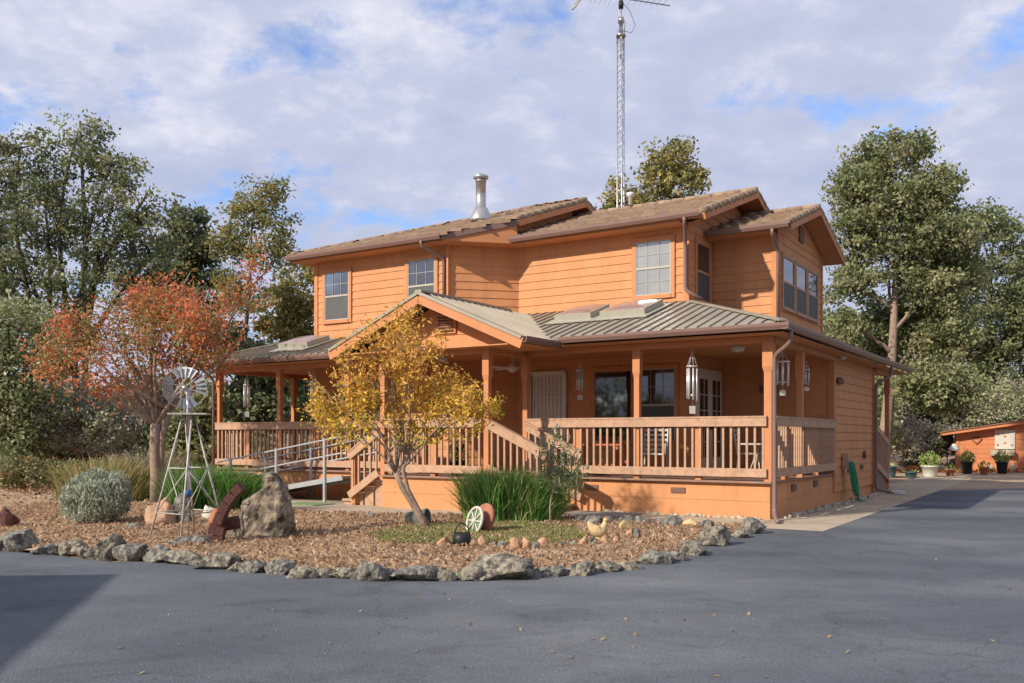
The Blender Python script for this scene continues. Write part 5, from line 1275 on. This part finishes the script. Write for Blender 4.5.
# ------------------------------------------------------------------ unseen building added to cast shade on the near left asphalt
gr_ = empty('shadow_building', (-7.2, 7.15, 0), R(-76), 'added unseen orange building left of the driveway, put there to shade the asphalt', 'shadow_building')
MB().box(0, 7, -6.5, -.25, 0, 2.15).build('wall', STUCCO, gr_); mb = MB(); mb.prism([(-.3, -6.9, 2.15), (-.3, 0, 2.15), (-.3, 0, 2.32), (-.3, -3.4, 3.0), (-.3, -6.9, 2.32)], (7.6, 0, 0)); mb.build('roof', GUT, gr_)
MB().box(1, 4, -.255, -.20, .05, 2.0).build('shadow_building_door', WHITE, gr_)

# ------------------------------------------------------------------ light, sky, camera
v = (.42, 1.0, -.66); d = Vector((v[0]*c_+v[1]*s_, -v[0]*s_+v[1]*c_, v[2])).normalized()      # travel direction of sunlight
sun = bpy.data.lights.new('sun', 'SUN'); sun.energy = 3.95; sun.angle = R(1.0); sun.color = (1, .90, .76)
so = bpy.data.objects.new('sun', sun); COL.objects.link(so); so.rotation_euler = d.to_track_quat('-Z', 'Y').to_euler(); so.location = (-20, -10, 20)
elev = math.asin(-d.z); az = math.atan2(-d.x, -d.y)
w = bpy.data.worlds.new('World'); sc.world = w; w.use_nodes = True; N = w.node_tree.nodes; L = w.node_tree.links
bg = N['Background']; bg.inputs[1].default_value = 1.0
sky = N.new('ShaderNodeTexSky'); sky.sky_type = 'NISHITA'; sky.sun_disc = False; sky.sun_elevation = elev; sky.sun_rotation = az
sk = N.new('ShaderNodeVectorMath'); sk.operation = 'SCALE'; sk.inputs['Scale'].default_value = .13; tn = N.new('ShaderNodeVectorMath'); tn.operation = 'MULTIPLY'; tn.inputs[1].default_value = (.72, .95, 1.3); L.new(sky.outputs[0], tn.inputs[0]); L.new(tn.outputs[0], sk.inputs[0])
tc = N.new('ShaderNodeTexCoord'); sep = N.new('ShaderNodeSeparateXYZ'); L.new(tc.outputs['Generated'], sep.inputs[0])
ad = N.new('ShaderNodeMath'); ad.operation = 'ADD'; ad.inputs[1].default_value = .26; L.new(sep.outputs['Z'], ad.inputs[0])
mxm = N.new('ShaderNodeMath'); mxm.operation = 'MAXIMUM'; mxm.inputs[1].default_value = .03; L.new(ad.outputs[0], mxm.inputs[0])
dx = N.new('ShaderNodeMath'); dx.operation = 'DIVIDE'; L.new(sep.outputs['X'], dx.inputs[0]); L.new(mxm.outputs[0], dx.inputs[1])
dy = N.new('ShaderNodeMath'); dy.operation = 'DIVIDE'; L.new(sep.outputs['Y'], dy.inputs[0]); L.new(mxm.outputs[0], dy.inputs[1])
cmb = N.new('ShaderNodeCombineXYZ'); L.new(dx.outputs[0], cmb.inputs[0]); L.new(dy.outputs[0], cmb.inputs[1])
def nz(scale, detail, rough=.55, off=0., dist=0.):
    mp = N.new('ShaderNodeMapping'); mp.inputs['Location'].default_value = (off, off*.7, off); L.new(cmb.outputs[0], mp.inputs[0])
    n = N.new('ShaderNodeTexNoise'); n.inputs['Scale'].default_value = scale; n.inputs['Detail'].default_value = detail; n.inputs['Roughness'].default_value = rough; n.inputs['Distortion'].default_value = dist; L.new(mp.outputs[0], n.inputs['Vector']); return n
n1 = nz(4.0, 10, .6, 3.1, .0); n2 = nz(8.0, 10, .58, 9.4, .0); n3 = nz(.9, 4, .5, 5.7)
cov = N.new('ShaderNodeValToRGB'); e = cov.color_ramp.elements; e[0].position = .30; e[0].color = (0, 0, 0, 1); e[1].position = .45; e[1].color = (1, 1, 1, 1); L.new(n1.outputs['Fac'], cov.inputs[0])
cc = N.new('ShaderNodeValToRGB'); e = cc.color_ramp.elements; e[0].position = .34; e[0].color = (.33, .37, .51, 1); e[1].position = .66; e[1].color = (.60, .60, .67, 1)
k2 = cc.color_ramp.elements.new(.52); k2.color = (.405, .435, .56, 1)
av = N.new('ShaderNodeMath'); av.operation = 'MULTIPLY_ADD'; av.inputs[1].default_value = .55; L.new(n2.outputs['Fac'], av.inputs[0])
a3 = N.new('ShaderNodeMath'); a3.operation = 'MULTIPLY'; a3.inputs[1].default_value = .45; L.new(n3.outputs['Fac'], a3.inputs[0]); L.new(a3.outputs[0], av.inputs[2]); L.new(av.outputs[0], cc.inputs[0])
mix = N.new('ShaderNodeMix'); mix.data_type = 'RGBA'; L.new(cov.outputs[0], mix.inputs[0]); L.new(sk.outputs[0], mix.inputs[6]); L.new(cc.outputs[0], mix.inputs[7]); L.new(mix.outputs[2], bg.inputs[0])

cam = bpy.data.cameras.new('camera'); cam.sensor_width = 36; cam.lens = F/1024*36; cam.shift_y = (HY-341.5)/1024; cam.clip_end = 2000; cam.clip_start = .05
co = bpy.data.objects.new('camera', cam); COL.objects.link(co); co.location = (0, 0, EYE); co.rotation_euler = (R(90), 0, 0); sc.camera = co
sc.render.engine = 'CYCLES'; sc.view_settings.view_transform = 'Standard'; sc.view_settings.look = 'None'; sc.view_settings.exposure = 0.5; sc.view_settings.gamma = 1.0; sc.view_settings.use_curve_mapping = False
sc.cycles.max_bounces = 6; sc.cycles.diffuse_bounces = 3; sc.cycles.transparent_max_bounces = 4
